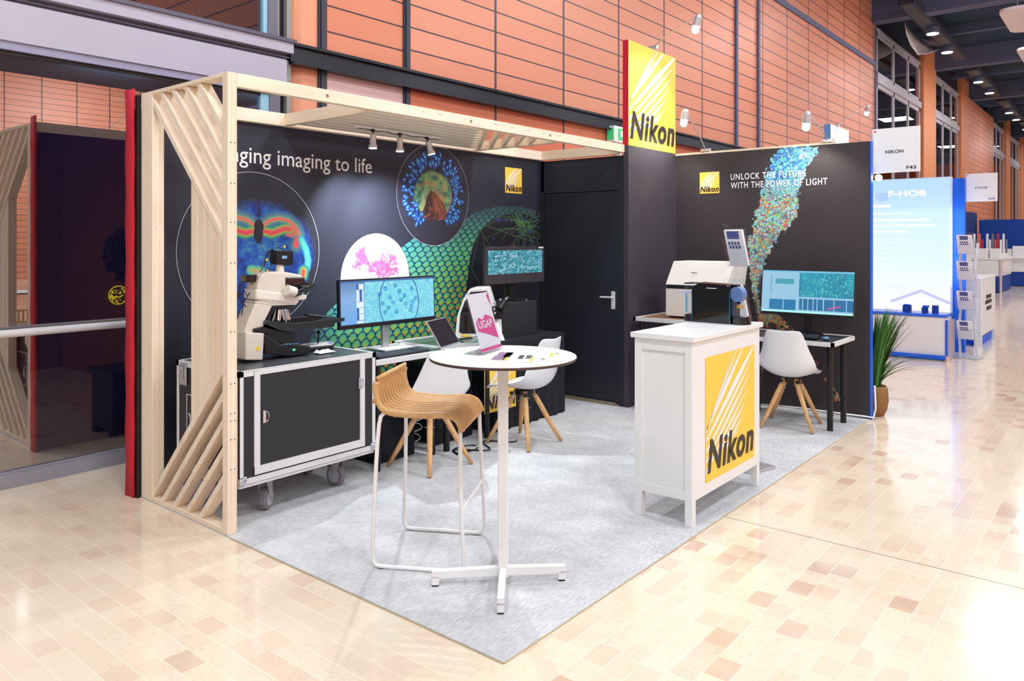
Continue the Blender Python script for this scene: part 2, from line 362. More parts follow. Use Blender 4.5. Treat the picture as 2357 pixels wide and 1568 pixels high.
# floor: small polished limestone tiles
def floor_mat():
    m, nt, b = nodes('limestone_tiles'); q = N(nt); tc = q.n('ShaderNodeTexCoord'); sp = q.n('ShaderNodeSeparateXYZ'); q.l(tc.outputs['Object'], sp.inputs[0])
    X, Y = sp.outputs[0], sp.outputs[1]
    W_, H_ = .142, .100
    sel = q.m('LESS_THAN', Y, -.02); X0, Y0 = X, Y
    X = q.m('ADD', q.m('MULTIPLY', sel, Y0), q.m('MULTIPLY', q.m('SUBTRACT', 1, sel), X0)); Y = q.m('ADD', q.m('MULTIPLY', sel, X0), q.m('MULTIPLY', q.m('SUBTRACT', 1, sel), Y0))
    row = q.m('FLOOR', q.m('DIVIDE', X, H_)); off = q.m('MULTIPLY', q.m('FRACT', q.m('MULTIPLY', q.m('SINE', q.m('MULTIPLY', row, 12.9898)), 43758.5)), 1.0)
    ys = q.m('ADD', q.m('DIVIDE', Y, W_), off); cy = q.m('FLOOR', ys)
    cb = q.n('ShaderNodeCombineXYZ'); q.l(row, cb.inputs[0]); q.l(cy, cb.inputs[1])
    wn = q.n('ShaderNodeTexWhiteNoise'); wn.noise_dimensions = '2D'; q.l(cb.outputs[0], wn.inputs['Vector'])
    big = q.n('ShaderNodeTexNoise'); big.inputs['Scale'].default_value = .9; q.l(tc.outputs['Object'], big.inputs['Vector'])
    r = q.m('ADD', wn.outputs['Value'], q.m('MULTIPLY', q.m('SUBTRACT', big.outputs['Fac'], .54), .8))
    cr = q.n('ShaderNodeValToRGB'); e = cr.color_ramp.elements
    cols = [(0, (234, 217, 194)), (.60, (232, 212, 188)), (.80, (230, 207, 184)), (.93, (225, 199, 177)), (1, (212, 180, 158))]
    e[0].position = 0; e[0].color = (*s2l(cols[0][1]), 1); e[1].position = 1; e[1].color = (*s2l(cols[-1][1]), 1)
    for p, c in cols[1:-1]: x = e.new(p); x.color = (*s2l(c), 1)
    q.l(r, cr.inputs[0])
    nz = q.n('ShaderNodeTexNoise'); nz.inputs['Scale'].default_value = 14; nz.inputs['Detail'].default_value = 8; nz.inputs['Distortion'].default_value = 1.5; q.l(tc.outputs['Object'], nz.inputs['Vector'])
    v1 = q.m('SUBTRACT', 1, q.m('MINIMUM', q.m('MULTIPLY', q.m('ABSOLUTE', q.m('SUBTRACT', nz.outputs['Fac'], .56)), 60), 1))
    v2 = q.m('MULTIPLY', v1, q.m('GREATER_THAN', big.outputs['Fac'], .46))
    c = q.mix(q.m('MULTIPLY', v2, .30), cr.outputs[0], (180, 140, 118))
    fx = q.m('FRACT', q.m('DIVIDE', X, H_)); fy = q.m('FRACT', ys)
    jx = q.m('GREATER_THAN', q.m('ABSOLUTE', q.m('SUBTRACT', fx, .5)), .483); jy = q.m('GREATER_THAN', q.m('ABSOLUTE', q.m('SUBTRACT', fy, .5)), .490)
    c = q.mix(q.m('MULTIPLY', jy, .35), q.mix(q.m('MULTIPLY', jx, .8), c, (250, 236, 210)), (250, 236, 210))
    dl = q.m('LESS_THAN', q.m('ABSOLUTE', q.m('SUBTRACT', X0, 1.98)), .004)
    c = q.mix(q.m('MULTIPLY', dl, .8), c, (120, 92, 72))
    q.l(c, b.inputs['Base Color']); b.inputs['Roughness'].default_value = .13; b.inputs['Coat Weight'].default_value = .25; b.inputs['Coat Roughness'].default_value = .06
    b.inputs['Roughness'].default_value = .16
    bp = q.n('ShaderNodeBump'); bp.inputs['Strength'].default_value = .05; bp.inputs['Distance'].default_value = .002; q.l(big.outputs['Fac'], bp.inputs['Height'])
    return m
M_floor = floor_mat()
def carpet_mat():
    m, nt, b = nodes('grey_felt_carpet'); q = N(nt); tc = q.n('ShaderNodeTexCoord'); mp = q.n('ShaderNodeMapping'); mp.inputs['Scale'].default_value = (22, 90, 1); mp.inputs['Rotation'].default_value = (0, 0, R(50)); q.l(tc.outputs['Object'], mp.inputs[0])
    n1 = q.n('ShaderNodeTexNoise'); n1.inputs['Scale'].default_value = 1; n1.inputs['Detail'].default_value = 6; q.l(mp.outputs[0], n1.inputs[0])
    n2 = q.n('ShaderNodeTexNoise'); n2.inputs['Scale'].default_value = 5; n2.inputs['Detail'].default_value = 4; q.l(tc.outputs['Object'], n2.inputs[0])
    f = q.m('ADD', q.m('MULTIPLY', n1.outputs['Fac'], .6), q.m('MULTIPLY', n2.outputs['Fac'], .4))
    f = q.m('MULTIPLY', q.m('SUBTRACT', f, .36), 3.4)
    q.l(q.mix(f, (176, 176, 180), (212, 211, 212)), b.inputs['Base Color']); b.inputs['Roughness'].default_value = .9
    bp = q.n('ShaderNodeBump'); bp.inputs['Strength'].default_value = .4; bp.inputs['Distance'].default_value = .003; q.l(n1.outputs['Fac'], bp.inputs['Height']); q.l(bp.outputs[0], b.inputs['Normal'])
    return m
M_carpet = carpet_mat()
def tile_wall_mat(name, c1, c2, x0, pw, z0, ph):
    m, nt, b = nodes(name); q = N(nt); tc = q.n('ShaderNodeTexCoord'); sp = q.n('ShaderNodeSeparateXYZ'); q.l(tc.outputs['Object'], sp.inputs[0])
    a = q.m('DIVIDE', q.m('SUBTRACT', sp.outputs[0], x0), pw); z = q.m('DIVIDE', q.m('SUBTRACT', sp.outputs[2], z0), ph)
    cb = q.n('ShaderNodeCombineXYZ'); q.l(q.m('FLOOR', a), cb.inputs[0]); q.l(q.m('FLOOR', z), cb.inputs[1])
    wn = q.n('ShaderNodeTexWhiteNoise'); wn.noise_dimensions = '2D'; q.l(cb.outputs[0], wn.inputs['Vector'])
    c = q.mix(wn.outputs['Value'], c1, c2)
    jx = q.m('GREATER_THAN', q.m('ABSOLUTE', q.m('SUBTRACT', q.m('FRACT', a), .5)), .5 - .019 / pw); jz = q.m('GREATER_THAN', q.m('ABSOLUTE', q.m('SUBTRACT', q.m('FRACT', z), .5)), .5 - .0080 / ph)
    j = q.m('MAXIMUM', jx, jz)
    q.l(q.mix(j, c, (66, 48, 58)), b.inputs['Base Color']); b.inputs['Roughness'].default_value = .42
    bp = q.n('ShaderNodeBump'); bp.invert = True; bp.inputs['Distance'].default_value = .01; bp.inputs['Strength'].default_value = .6; q.l(j, bp.inputs['Height']); q.l(bp.outputs[0], b.inputs['Normal'])
    return m
M_tile = tile_wall_mat('terracotta_cladding', (225, 149, 118), (219, 139, 108), 3.06 - 1.3275 * 0, 1.3275, 3.27, .2285)
M_tileS = tile_wall_mat('terracotta_cladding_lower', (222, 126, 88), (214, 116, 80), 3.06, 1.3275, 3.10 - .75, .75)
M_orange = mat('orange_render', (236, 150, 100), .5, var=.05)
M_orange2 = mat('terracotta_plain', (236, 160, 128), .45, var=.05, vscale=2)
M_palepk = mat('pale_pink_panel', (226, 190, 188), .4, var=.08, vscale=2)
M_ceil = mat('ceiling_navy', (40, 60, 82), .8)
M_cbeam = mat('ceiling_beam_slate', (88, 98, 128), .6)
M_baffle = mat('white_baffle', (226, 218, 222), .6)
M_wframe = mat('window_frame_pale', (190, 184, 196), .4)
M_wframe2 = mat('window_frame_cyan', (150, 200, 222), .35, metal=.3)
VC = vcol_mat('printed_picture'); VS = vcol_mat('screen_picture', emit=2.4); VLB = vcol_mat('backlit_picture', emit=2.6)
M_lbox = mat('lightbox_edge', (225, 235, 250), .4)

# ================================================================== THE SETTING
G = 3.8
struct('floor', MB().box(-14, -26, -.1, 78, 9.5, 0), M_floor)
struct('ceiling', MB().box(-14, -26, 8.2, 78, 9.5, 8.4), M_ceil)
struct('wall_rear', MB().box(2.98, G, 3.10, 20.52, G + .3, 8.2), M_tile)
struct('wall_rear_lower', MB().box(2.98, G, 0, 20.52, G + .3, 3.10), M_tileS)
struct('wall_rear_infill', MB().box(2.04, G, 3.2, 2.98, G + .3, 8.2), tile_wall_mat('terracotta_cladding_narrow', (220, 138, 106), (214, 130, 99), 1.2, 3.0, 3.0, .235))
struct('wall_rear_pale_panel', MB().box(2.04, G, 0, 2.98, G + .3, 3.2), M_palepk)
pil = MB().prism([(1.66, G + .25, 0), (1.66, G + .08, 0), (1.78, G, 0), (1.98, G, 0), (1.98, G + .3, 0), (1.66, G + .3, 0)], (0, 0, 8.2))
struct('wall_rear_pilaster', pil, M_orange2)
# dark vertical joints and the long dark channel across the cladding
tj = MB()
for a, b in ((1.955, 2.045), (2.975, 3.06)): tj.box(a, G - .02, 0, b, G + .01, 8.2); tj.box(a + .02, G - .035, 0, a + .03, G - .02, 8.2)
struct('trim_1', tj, M_steeld)
tk = MB()
for x in (11.04, 12.08): tk.box(x - .04, G - .05, 0, x + .04, G, 8.2)
tk.box(12.1, G - .04, 6.38, 20.5, G, 6.5)
struct('trim_2', tk, M_trim)
ch = MB().box(1.64, G - .06, 3.10, 20.52, G, 3.27).box(1.64, G - .10, 3.25, 20.52, G, 3.275).box(1.64, G - .10, 3.095, 20.52, G, 3.115)
for k in range(14): ch.cyl((1.9 + k * .8, G - .105, 3.262), (1.9 + k * .8, G - .095, 3.262), .008, n=8)
struct('trim_3', ch, M_chan)
struct('trim_4', MB().box(20.46, G - .04, 0, 20.56, G + .3, 8.2), M_trim)
# the glazed front on the left
fb = MB().box(-14, G - .06, 2.87, 1.60, G + .12, 3.12).box(-14, G - .10, 3.175, 1.64, G + .12, 3.262)
struct('trim_5', fb, M_beam)
struct('trim_6', MB().box(-14, G - .045, 2.815, 1.45, G + .1, 2.87), mat('facade_beam_lower', (150, 148, 176), .4))
fg = MB().box(-14, G - .03, 3.12, 1.64, G + .1, 3.14).box(-14, G - .045, 3.14, 1.64, G + .1, 3.155).box(-14, G - .03, 3.155, 1.64, G + .1, 3.175).box(-14, G - .12, 3.262, 1.66, G + .1, 3.29)
struct('trim_7', fg, mat('groove_grey', (92, 90, 110), .4))
struct('baseboard_front', MB().box(-14, G - .05, 0, 1.6, G + .1, .085).box(-14, G - .03, .085, 1.6, G + .06, .1), M_steel)
def win(n, x0, x1, z0, z1, mull, m, name, fm=M_wframe, fw=.04):
    mb = MB().box(x0, G, z0, x1, G + .012, z1); wn = mk(name, mb, m); wn['kind'] = 'structure'
    f = MB()
    for x in [x0 + fw / 2] + mull + [x1 - fw / 2]: f.box(x - fw / 2, G - .03, z0, x + fw / 2, G + .04, z1)
    f.box(x0, G - .03, z0, x1, G + .04, z0 + fw); f.box(x0, G - .03, z1 - fw, x1, G + .04, z1)
    mk('window_frame', f, fm, wn); return wn
w1 = mk('window_1', MB().box(-14, G, .1, 1.45, G + .012, 2.82), M_pane); w1['kind'] = 'structure'
w1f = MB().box(1.375, G - .02, .1, 1.455, G + .06, 2.82); mk('window_frame', w1f, M_wframe2, w1)
mk('seal', MB().box(-14, G - .015, 2.795, 1.45, G + .02, 2.82), M_blk, w1)
w2 = mk('window_2', MB().box(-14, G, 3.29, 1.42, G + .012, 8.2), M_pane); w2['kind'] = 'structure'
mk('window_frame', MB().box(1.40, G - .02, 3.29, 1.44, G + .06, 8.2), M_wframe2, w2)
struct('trim_8', MB().box(1.455, G - .03, .1, 1.555, G + .1, 3.12).box(1.44, G - .03, 3.29, 1.53, G + .1, 8.2), mat('mullion_grey', (110, 110, 122), .4))
struct('trim_9', MB().box(1.53, G - .01, 0, 1.56, G + .1, 8.2).box(1.62, G - .03, 0, 1.66, G + .1, 8.2), mat('mullion_pale', (150, 150, 146), .4))
struct('trim_10', MB().box(1.56, G + .02, 0, 1.62, G + .1, 8.2), M_blk)
# dim space behind the glass
struct('wall_behind_glass', MB().box(-14, 8.6, 0, 1.64, 8.8, 8.2).box(1.64, G + .3, 0, 1.7, 8.8, 8.2).box(-14.1, G, 0, -14, 8.8, 8.2), mat('inside_brown', (150, 96, 74), .9))
struct('wall_inside_side', MB().box(1.60, G + .32, 3.3, 1.638, 8.6, 8.2), M_tile)
area('inside_fill', (-2.5, 6.6, 3.05), 1.2, .8, 260, (1, .9, .8)); area('inside_fill', (-1.0, 6.4, 7.9), 1.2, .8, 1100, (1, .9, .8))  # unseen lights added to brighten the brown rooms behind the glass
struct('ceiling_behind_glass', MB().box(-14, G + .15, 3.15, 1.64, 8.6, 3.25), mat('inside_soffit', (110, 74, 62), .8))
# glazed bays and pillars further along the hall
XB = [(20.56, 26.0, 28.1), (28.2, 32.95, 34.8), None, (42.2, 46.4, 48.3), (48.4, 53.2, 55.3), (55.4, 60.0, 62.0)]
n = 3
for b in XB:
    if b is None: continue
    x0, x1, x2 = b; mids = [x0 + (x1 - x0) * k for k in (.36, .70)]
    win(n, x0, x1, 0, 5.95, mids, M_pane, 'window_%d' % n, fw=.12); n += 1
    win(n, x0, x1, 6.15, 7.38, mids, M_pane, 'window_%d' % n, fw=.12); n += 1
    struct('trim_%d' % (n + 8), MB().box(x0, G - .08, 5.95, x1, G + .1, 6.15).box(x0, G - .06, 7.38, x1, G + .1, 7.46), M_wframe)
    struct('wall_bay_head_%d' % n, MB().box(x0, G, 7.46, x1, G + .2, 8.2), M_steeld)
    struct('wall_pillar_%d' % n, MB().box(x1 + .1, G - .12, 0, x2, G + .3, 8.2), M_orange)
    struct('wall_bay_back_%d' % n, MB().box(x0, G + .8, 0, x1, G + .9, 8.2), M_dark)
struct('wall_rear_far', MB().box(34.8, G - .1, 0, 42.1, G + .3, 7.6), M_tile)
struct('wall_end', MB().box(70, -26, 0, 70.3, G, 8.2), mat('far_orange_wall', (228, 124, 84), .6))
struct('wall_opposite', MB().box(-14, -25.3, 0, 78, -25, 8.2), M_tile)
# ceiling beams across the hall and the lighting trays between them
nb = 11
for x in (20.4, 28.1, 35.6, 43.2, 51, 59, 66):
    b_ = MB().box(x - .22, -26, 7.55, x + .22, G, 8.2)
    struct('trim_%d' % (nb + 20), b_, M_cbeam); nb += 1
struct('trim_60', MB().box(18.0, -26, 7.85, 18.16, G, 7.95).box(24.5, -26, 7.9, 24.7, G, 8.0).box(31.6, -26, 7.85, 31.8, G, 7.95).box(39.6, -26, 7.85, 39.8, G, 7.95), M_cbeam)
lamps = []
for k, (a, b) in enumerate(((18.9, 26.6), (28.6, 34.9), (36.2, 42.7), (43.8, 50.3), (51.5, 58))):
    t = mk('lighting_tray', MB().box(a, 2.52, 7.5, b, 2.84, 7.62).box(a, 2.50, 7.5, b, 2.53, 7.7).box(a, 2.83, 7.5, b, 2.86, 7.7), M_steeld)
    tag(t, ['pale metal lighting tray under the hall ceiling, nearest of its row', 'pale metal lighting tray under the ceiling, second from the front', 'pale metal lighting tray under the ceiling, third from the front', 'pale metal lighting tray under the ceiling, fourth from the front', 'pale metal lighting tray under the ceiling, farthest of its row'][k], 'lighting tray', 'lighting trays under the hall ceiling')
spots_ = [(21.7, 2.6), (24.37, 2.7), (30.1, 2.68), (32.8, 2.68), (38.8, 2.7), (41.4, 2.7), (45.5, 2.7), (48.5, 2.7), (53, 2.7), (56, 2.7)]
ordn = ['nearest', 'second', 'third', 'fourth', 'fifth', 'sixth', 'seventh', 'eighth', 'ninth', 'farthest']
for k, (x, y) in enumerate(spots_):
    t = empty('downlight', 'round warm downlight hanging below the lighting trays, %s of the ten along the row' % ordn[k], 'ceiling light', (x, y, 7.32), group='downlights along the lighting trays')
    mk('housing', MB().cyl((0, 0, .02), (0, 0, .1805), .17, n=24), M_cbeam, t); mk('lens', MB().cyl((0, 0, 0), (0, 0, .02), .15, n=24), M_dlight, t)
# white hanging panels top right
def rounded(x0, y0, x1, y1, r=.15, n=5):
    p = []
    for cx_, cy_, a0 in ((x1 - r, y1 - r, 0), (x0 + r, y1 - r, 90), (x0 + r, y0 + r, 180), (x1 - r, y0 + r, 270)):
        for k in range(n + 1): a = R(a0 + 90 * k / n); p.append((cx_ + r * math.cos(a), cy_ + r * math.sin(a)))
    return p
for k, (x0, x1, y1) in enumerate(((15.95, 18.1, .36), (19.9, 22.1, .47), (24, 26.2, .47))):
    t = empty('ceiling_panel', ['white acoustic panel hung below the ceiling, in the top right corner', 'white acoustic panel hung below the ceiling, the next one behind it', 'white acoustic panel hung below the ceiling, farthest of the three'][k], 'acoustic panel', (x0, y1 - 1.2, 6.2), group='hanging acoustic panels')
    mk('panel', MB().prism([(a, b, 0) for a, b in rounded(0, -1.2, x1 - x0, 1.2, .25)], (0, 0, .06)), M_baffle, t)
    mk('wire', MB().cyl((.3, .9, .06), (.3, .9, 2.0), .01, n=6).cyl((x1 - x0 - .3, .9, .06), (x1 - x0 - .3, .9, 2.0), .01, n=6).cyl((.3, -.9, .06), (.3, -.9, 2.0), .01, n=6), M_steeld, t)
# hung cloth near the first windows
cl = MB()
lo_c = [(2083, 52), (2086, 78), (2096, 104), (2113, 127), (2135, 124), (2152, 119), (2168, 112)]; hi_c = [(2084, 48), (2094, 66), (2108, 82), (2124, 91), (2142, 88), (2156, 78), (2164, 62)]
for (a, b), (c, d) in zip(lo_c, hi_c):
    p, q_ = at(a, b, 'y', 2.98), at(c, d, 'y', 3.35)
    for k in range(5): t = k / 4; v_ = p.lerp(q_, t); cl.v.append((v_.x, v_.y, v_.z - .10 * math.sin(PI * t)))
cl.f = [(i * 5 + j, i * 5 + j + 1, (i + 1) * 5 + j + 1, (i + 1) * 5 + j) for i in range(len(lo_c) - 1) for j in range(4)]; cl.mi = [0] * len(cl.f)
tag(mk('hanging_cloth', cl, mat('sling_cloth', (206, 200, 206), .8), smooth=True, solid=.01), 'pale cloth sling sagging below the ceiling by the first tall windows', 'cloth')

# handrail and things by the glass
rl = empty('handrail', 'pale round handrail running along the glass front at waist height', 'handrail', (-6, G - .10, 0))
mk('rail', MB().cyl((-8, 0, 1.0), (6.9, 0, 1.0), .025, n=16), M_alup, rl, smooth=False)
for x in (6.7, 5.2, 3.0): mk('bracket', MB().bar((x, 0, 1.0), (x, .095, 1.0), .02, .02), M_alu, rl)
def tex_sticker(U_, V_):
    x = U_ * 2 - 1; y = V_ * 2 - 1; r = np.hypot(x, y); n_ = vnoise(x + 5, y * 1.6 + 5, 5.2, 5)
    mask = ((r < 1) & (r > .84)) | ((r < .84) & (n_ > .52)); mask &= ~((r > .80) & (r < .86) & (np.sin(9 * np.arctan2(y, x)) > -.6))
    return ramp(r * 0, [(0, (230, 205, 30)), (1, (230, 205, 30))]), mask
stk = empty('window_sticker', 'round yellow labyrinth-like sticker on the glass front', 'sticker', (.24, G - .004, 1.2))
paint('print', (.17, G - .004, 1.13), (.14, 0, 0), (0, 0, .14), 60, 60, tex_sticker, VC, stk)
pl = empty('planter', 'dark square planter with a clipped ball tree behind the glass', 'planter', (.75, 4.72, 0))
mk('box', MB().box(-.24, -.2, .05, .26, .2, .52).box(-.26, -.22, .5, .28, .22, .54), mat('planter_dark', (40, 50, 56), .5), pl, bevel=.01)
for a, b in ((-.24, -.2), (.18, -.2), (-.24, .12), (.18, .12)): mk('foot', MB().box(a, b, 0, a + .08, b + .08, .05), mat('planter_dark', (40, 50, 56), .5), pl)
mk('stem', MB().cyl((0.04, 0, .5), (0.04, 0, 1.25), .018), M_green2, pl)
fo = MB()
for i in range(1500):
    d = Vector((random.gauss(0, 1), random.gauss(0, 1), random.gauss(0, 1))).normalized(); c = Vector((.04, 0, 1.47)) + d * random.uniform(.19, .26)
    M = Euler((random.random() * 6, random.random() * 6, random.random() * 6)).to_matrix(); fo.add([c + M @ Vector(p) for p in ((0, -.012, 0), (.022, 0, .004), (0, .012, 0), (-.022, 0, .004))], [(0, 1, 2, 3)])
fo.blob((.04, 0, 1.47), .19)
mk('foliage', fo, M_green2, pl)
# green exit sign on the cladding
es = empty('exit_sign', 'small green and white emergency exit sign on the orange wall', 'sign', (7.0, G, 3.03))
mk('box', MB().box(-.30, -.14, -.10, .16, -.02, .12).box(-.02, -.06, -.28, .02, -.0, -.1), mat('sign_white', (236, 246, 240), .4), es, bevel=.005)
eg = MB().box(-.304, -.13, -.07, -.300, -.03, .09)
eg.box(-.2, -.144, -.07, .14, -.1402, .09)
mk('face', eg, mat('exit_green', (60, 200, 120), .4, emit=.8), es)
er = MB().box(-.14, -.147, -.02, -.08, -.1445, .06).box(-.04, -.147, .0, .04, -.1445, .03).prism([(.04, -.1445, -.02), (.04, -.1445, .05), (.09, -.1445, .015)], (0, -.002, 0))
mk('arrow', er, mat('exit_white', (240, 255, 245), .4, emit=.8), es)
# ================================================================== THE STAND
L_, W_, A_, B_, HW = 5.04, 2.93, 4.09, 1.90, 2.47
cp = tag(mk('booth_carpet', MB().prism([(0, 0, 0), (L_, 0, 0), (L_, B_ - .012, 0), (A_ - .004, B_ - .012, 0), (A_ - .004, W_ - .0, 0), (.0, W_, 0)], (0, 0, .008)), M_carpet), 'light grey felt carpet covering the whole stand floor', 'carpet')
mk('edge_tape', MB().box(-.004, 0, .0, 0, 1.9, .006).box(0, -.004, 0, L_, 0, .006), mat('tape_beige', (190, 176, 150), .5), cp)

# ---- back wall with its printed picture
L_, W_, A_, B_, HW = 5.04, 2.93, 4.09, 1.90, 2.47
bw = empty('booth_back_wall', 'long black back wall of the stand printed with microscope pictures and white lettering', 'partition wall', (0, W_, 0))
mk('panel', MB().box(.03, W_, 0, A_ - .002, W_ + .05, HW - .06), M_wallb, bw, world=True)
mk('back_cover', MB().box(-.02, W_ + .05, 0, A_ - .002, W_ + .10, 2.41), M_navyb, bw, world=True, label='dark navy fabric on the back of the wall')
rd = MB()
for k in range(13):
    z = k * .2108; rd.v += [(-.03 - .004 * (k % 2), W_ + .024 , z), (-.03, W_ + .07, z), (-.03 - .006 * ((k + 1) % 2), W_ + .125, z)]
rd.f = [(3 * k + j, 3 * k + j + 1, 3 * k + 4 + j, 3 * k + 3 + j) for k in range(12) for j in (0, 1)]; rd.mi = [0] * 24
mk('end_cover', rd, M_red, bw, world=True, solid=.012, smooth=True, label='red fabric folded around the end of the wall')
mk('edge_strip', MB().box(-.022, W_ + .0, 0, .0, W_ + .03, HW + .02), M_blk, bw, world=True)
WF = W_ - .002
def P2(*pp): return [(lambda q: (q.x, q.z))(at(a, b, 'y', W_)) for a, b in pp]
# "Bringing imaging to life": the word end sits at x 1.835, the i of imaging at x .925
tot = 1.425
tm = text_mb('Bringing imaging to life', (1.84 - tot, WF, 2.092), (1, 0, 0), (0, 0, 1), tot, .152, bold=.004)
keep = MB(); keep.v = tm.v; keep.f = [f for f in tm.f if min(tm.v[i][0] for i in f) > .0]; keep.mi = [0] * len(keep.f)
mk('lettering', keep, M_ink, bw, world=True, label='white lettering reading imaging to life')
def ring(cx_, cz, r, wd, n=96):
    m = MB()
    for i in range(n):
        for rr in (r - wd / 2, r + wd / 2): m.v.append((cx_ + rr * math.cos(2 * PI * i / n), WF - .0015, cz + rr * math.sin(2 * PI * i / n)))
    m.f = [(2 * i, 2 * i + 1, (2 * i + 3) % (2 * n), (2 * i + 2) % (2 * n)) for i in range(n)]; m.mi = [0] * n; return m
mk('print_ring', ring(.775, 1.515, .552, .004), M_ringk, bw, world=True)
mk('print_ring', ring(2.545, 1.985, .44, .0035), M_ringk, bw, world=True)
# (1) section of a brain in false colours
hip = P2((611, 533), (625, 537), (640, 532), (655, 526), (668, 528))
hip2 = P2((604, 520), (620, 508), (640, 503), (662, 508), (680, 522), (687, 540), (684, 556), (680, 565))
hip3 = P2((660, 540), (672, 543), (680, 535), (676, 525), (668, 522))
side = P2((693, 552), (704, 575), (709, 600), (706, 618)); blobp = P2((698, 624), (697, 634))
MX = at(595, 500, 'y', W_).x
arc = P2((606, 480), (612, 474), (622, 478)); mid = P2((595, 470), (595, 510)); low = P2((545, 622), (600, 622), (640, 640), (660, 700))
hole = P2((585, 515), (590, 505), (600, 505), (607, 520), (604, 545), (600, 560), (590, 560), (583, 545))
def brain(U_, V_):
    x = .775 + (U_ - .5) * 1.1; y = 1.515 + (V_ - .5) * 1.1; r = np.hypot(x - .775, y - 1.515)
    xm = MX + np.abs(x - MX)
    ell = ((x - MX) / .47) ** 2 + ((y - 1.46) / .41) ** 2; n1 = fbm(x, y, 9, 3); n2 = fbm(x, y, 40, 9)
    edge = ell + (n1 - .5) * .5
    base = ramp(n1 * .6 + n2 * .45, [(.25, (32, 34, 64)), (.40, (22, 50, 130)), (.55, (26, 84, 180)), (.70, (40, 110, 186)), (.85, (90, 160, 180))])
    bg = np.array([50, 50, 64]) / 255
    f = np.clip((1.05 - edge) * 4, 0, 1)[:, None]; col = bg * (1 - f) + base * f
    def lay(col, d, stops, wmax):
        c = ramp(d, stops); a = np.clip((wmax - d) / (wmax * .25), 0, 1)[:, None]; return col * (1 - a) + c * a
    hot = [(0, (244, 84, 104)), (.013, (238, 96, 100)), (.018, (220, 180, 90)), (.028, (104, 190, 110)), (.045, (40, 130, 170))]
    thin = [(0, (244, 110, 112)), (.008, (236, 120, 110)), (.013, (160, 190, 120)), (.03, (60, 130, 180))]
    gap = np.abs(x - MX) ; col = lay(col, gap + np.where(y > at(595, 500, 'y', W_).z, 0, 9), [(0, (34, 34, 60)), (.012, (40, 50, 90))], .012)
    col = lay(col, segd(xm, y, hip2) , [(0, (150, 180, 150)), (.03, (90, 140, 150)), (.06, (50, 100, 170))], .07)
    col = lay(col, segd(xm, y, hip), hot, .05); col = lay(col, segd(xm, y, hip2), thin, .02); col = lay(col, segd(xm, y, hip3), thin, .016)
    col = lay(col, segd(xm, y, P2((684, 552), (681, 564))), [(0, (248, 84, 104)), (.02, (240, 100, 100)), (.026, (80, 120, 160))], .028)
    col = lay(col, segd(xm, y, side), [(0, (120, 220, 180)), (.02, (70, 190, 200)), (.035, (40, 130, 200))], .035)
    col = lay(col, segd(xm, y, blobp), hot, .055); col = lay(col, segd(xm, y, P2((560, 658), (568, 664))) + (x > MX) * 0, [(0, (160, 210, 110)), (.04, (70, 190, 180)), (.06, (40, 120, 190))], .06)
    col = lay(col, segd(x, y, P2((578, 622), (600, 624))), [(0, (220, 170, 90)), (.02, (110, 200, 150)), (.05, (40, 130, 190))], .045)
    h = inpoly(x, y, hole); col[h] = np.array([40, 40, 58]) / 255
    return col, (r < .54) & (f[:, 0] > .02)
paint('picture', (.225, WF - .0005, .965), (1.1, 0, 0), (0, 0, 1.1), 330, 330, brain, VC, bw, label='false colour picture of a brain section')
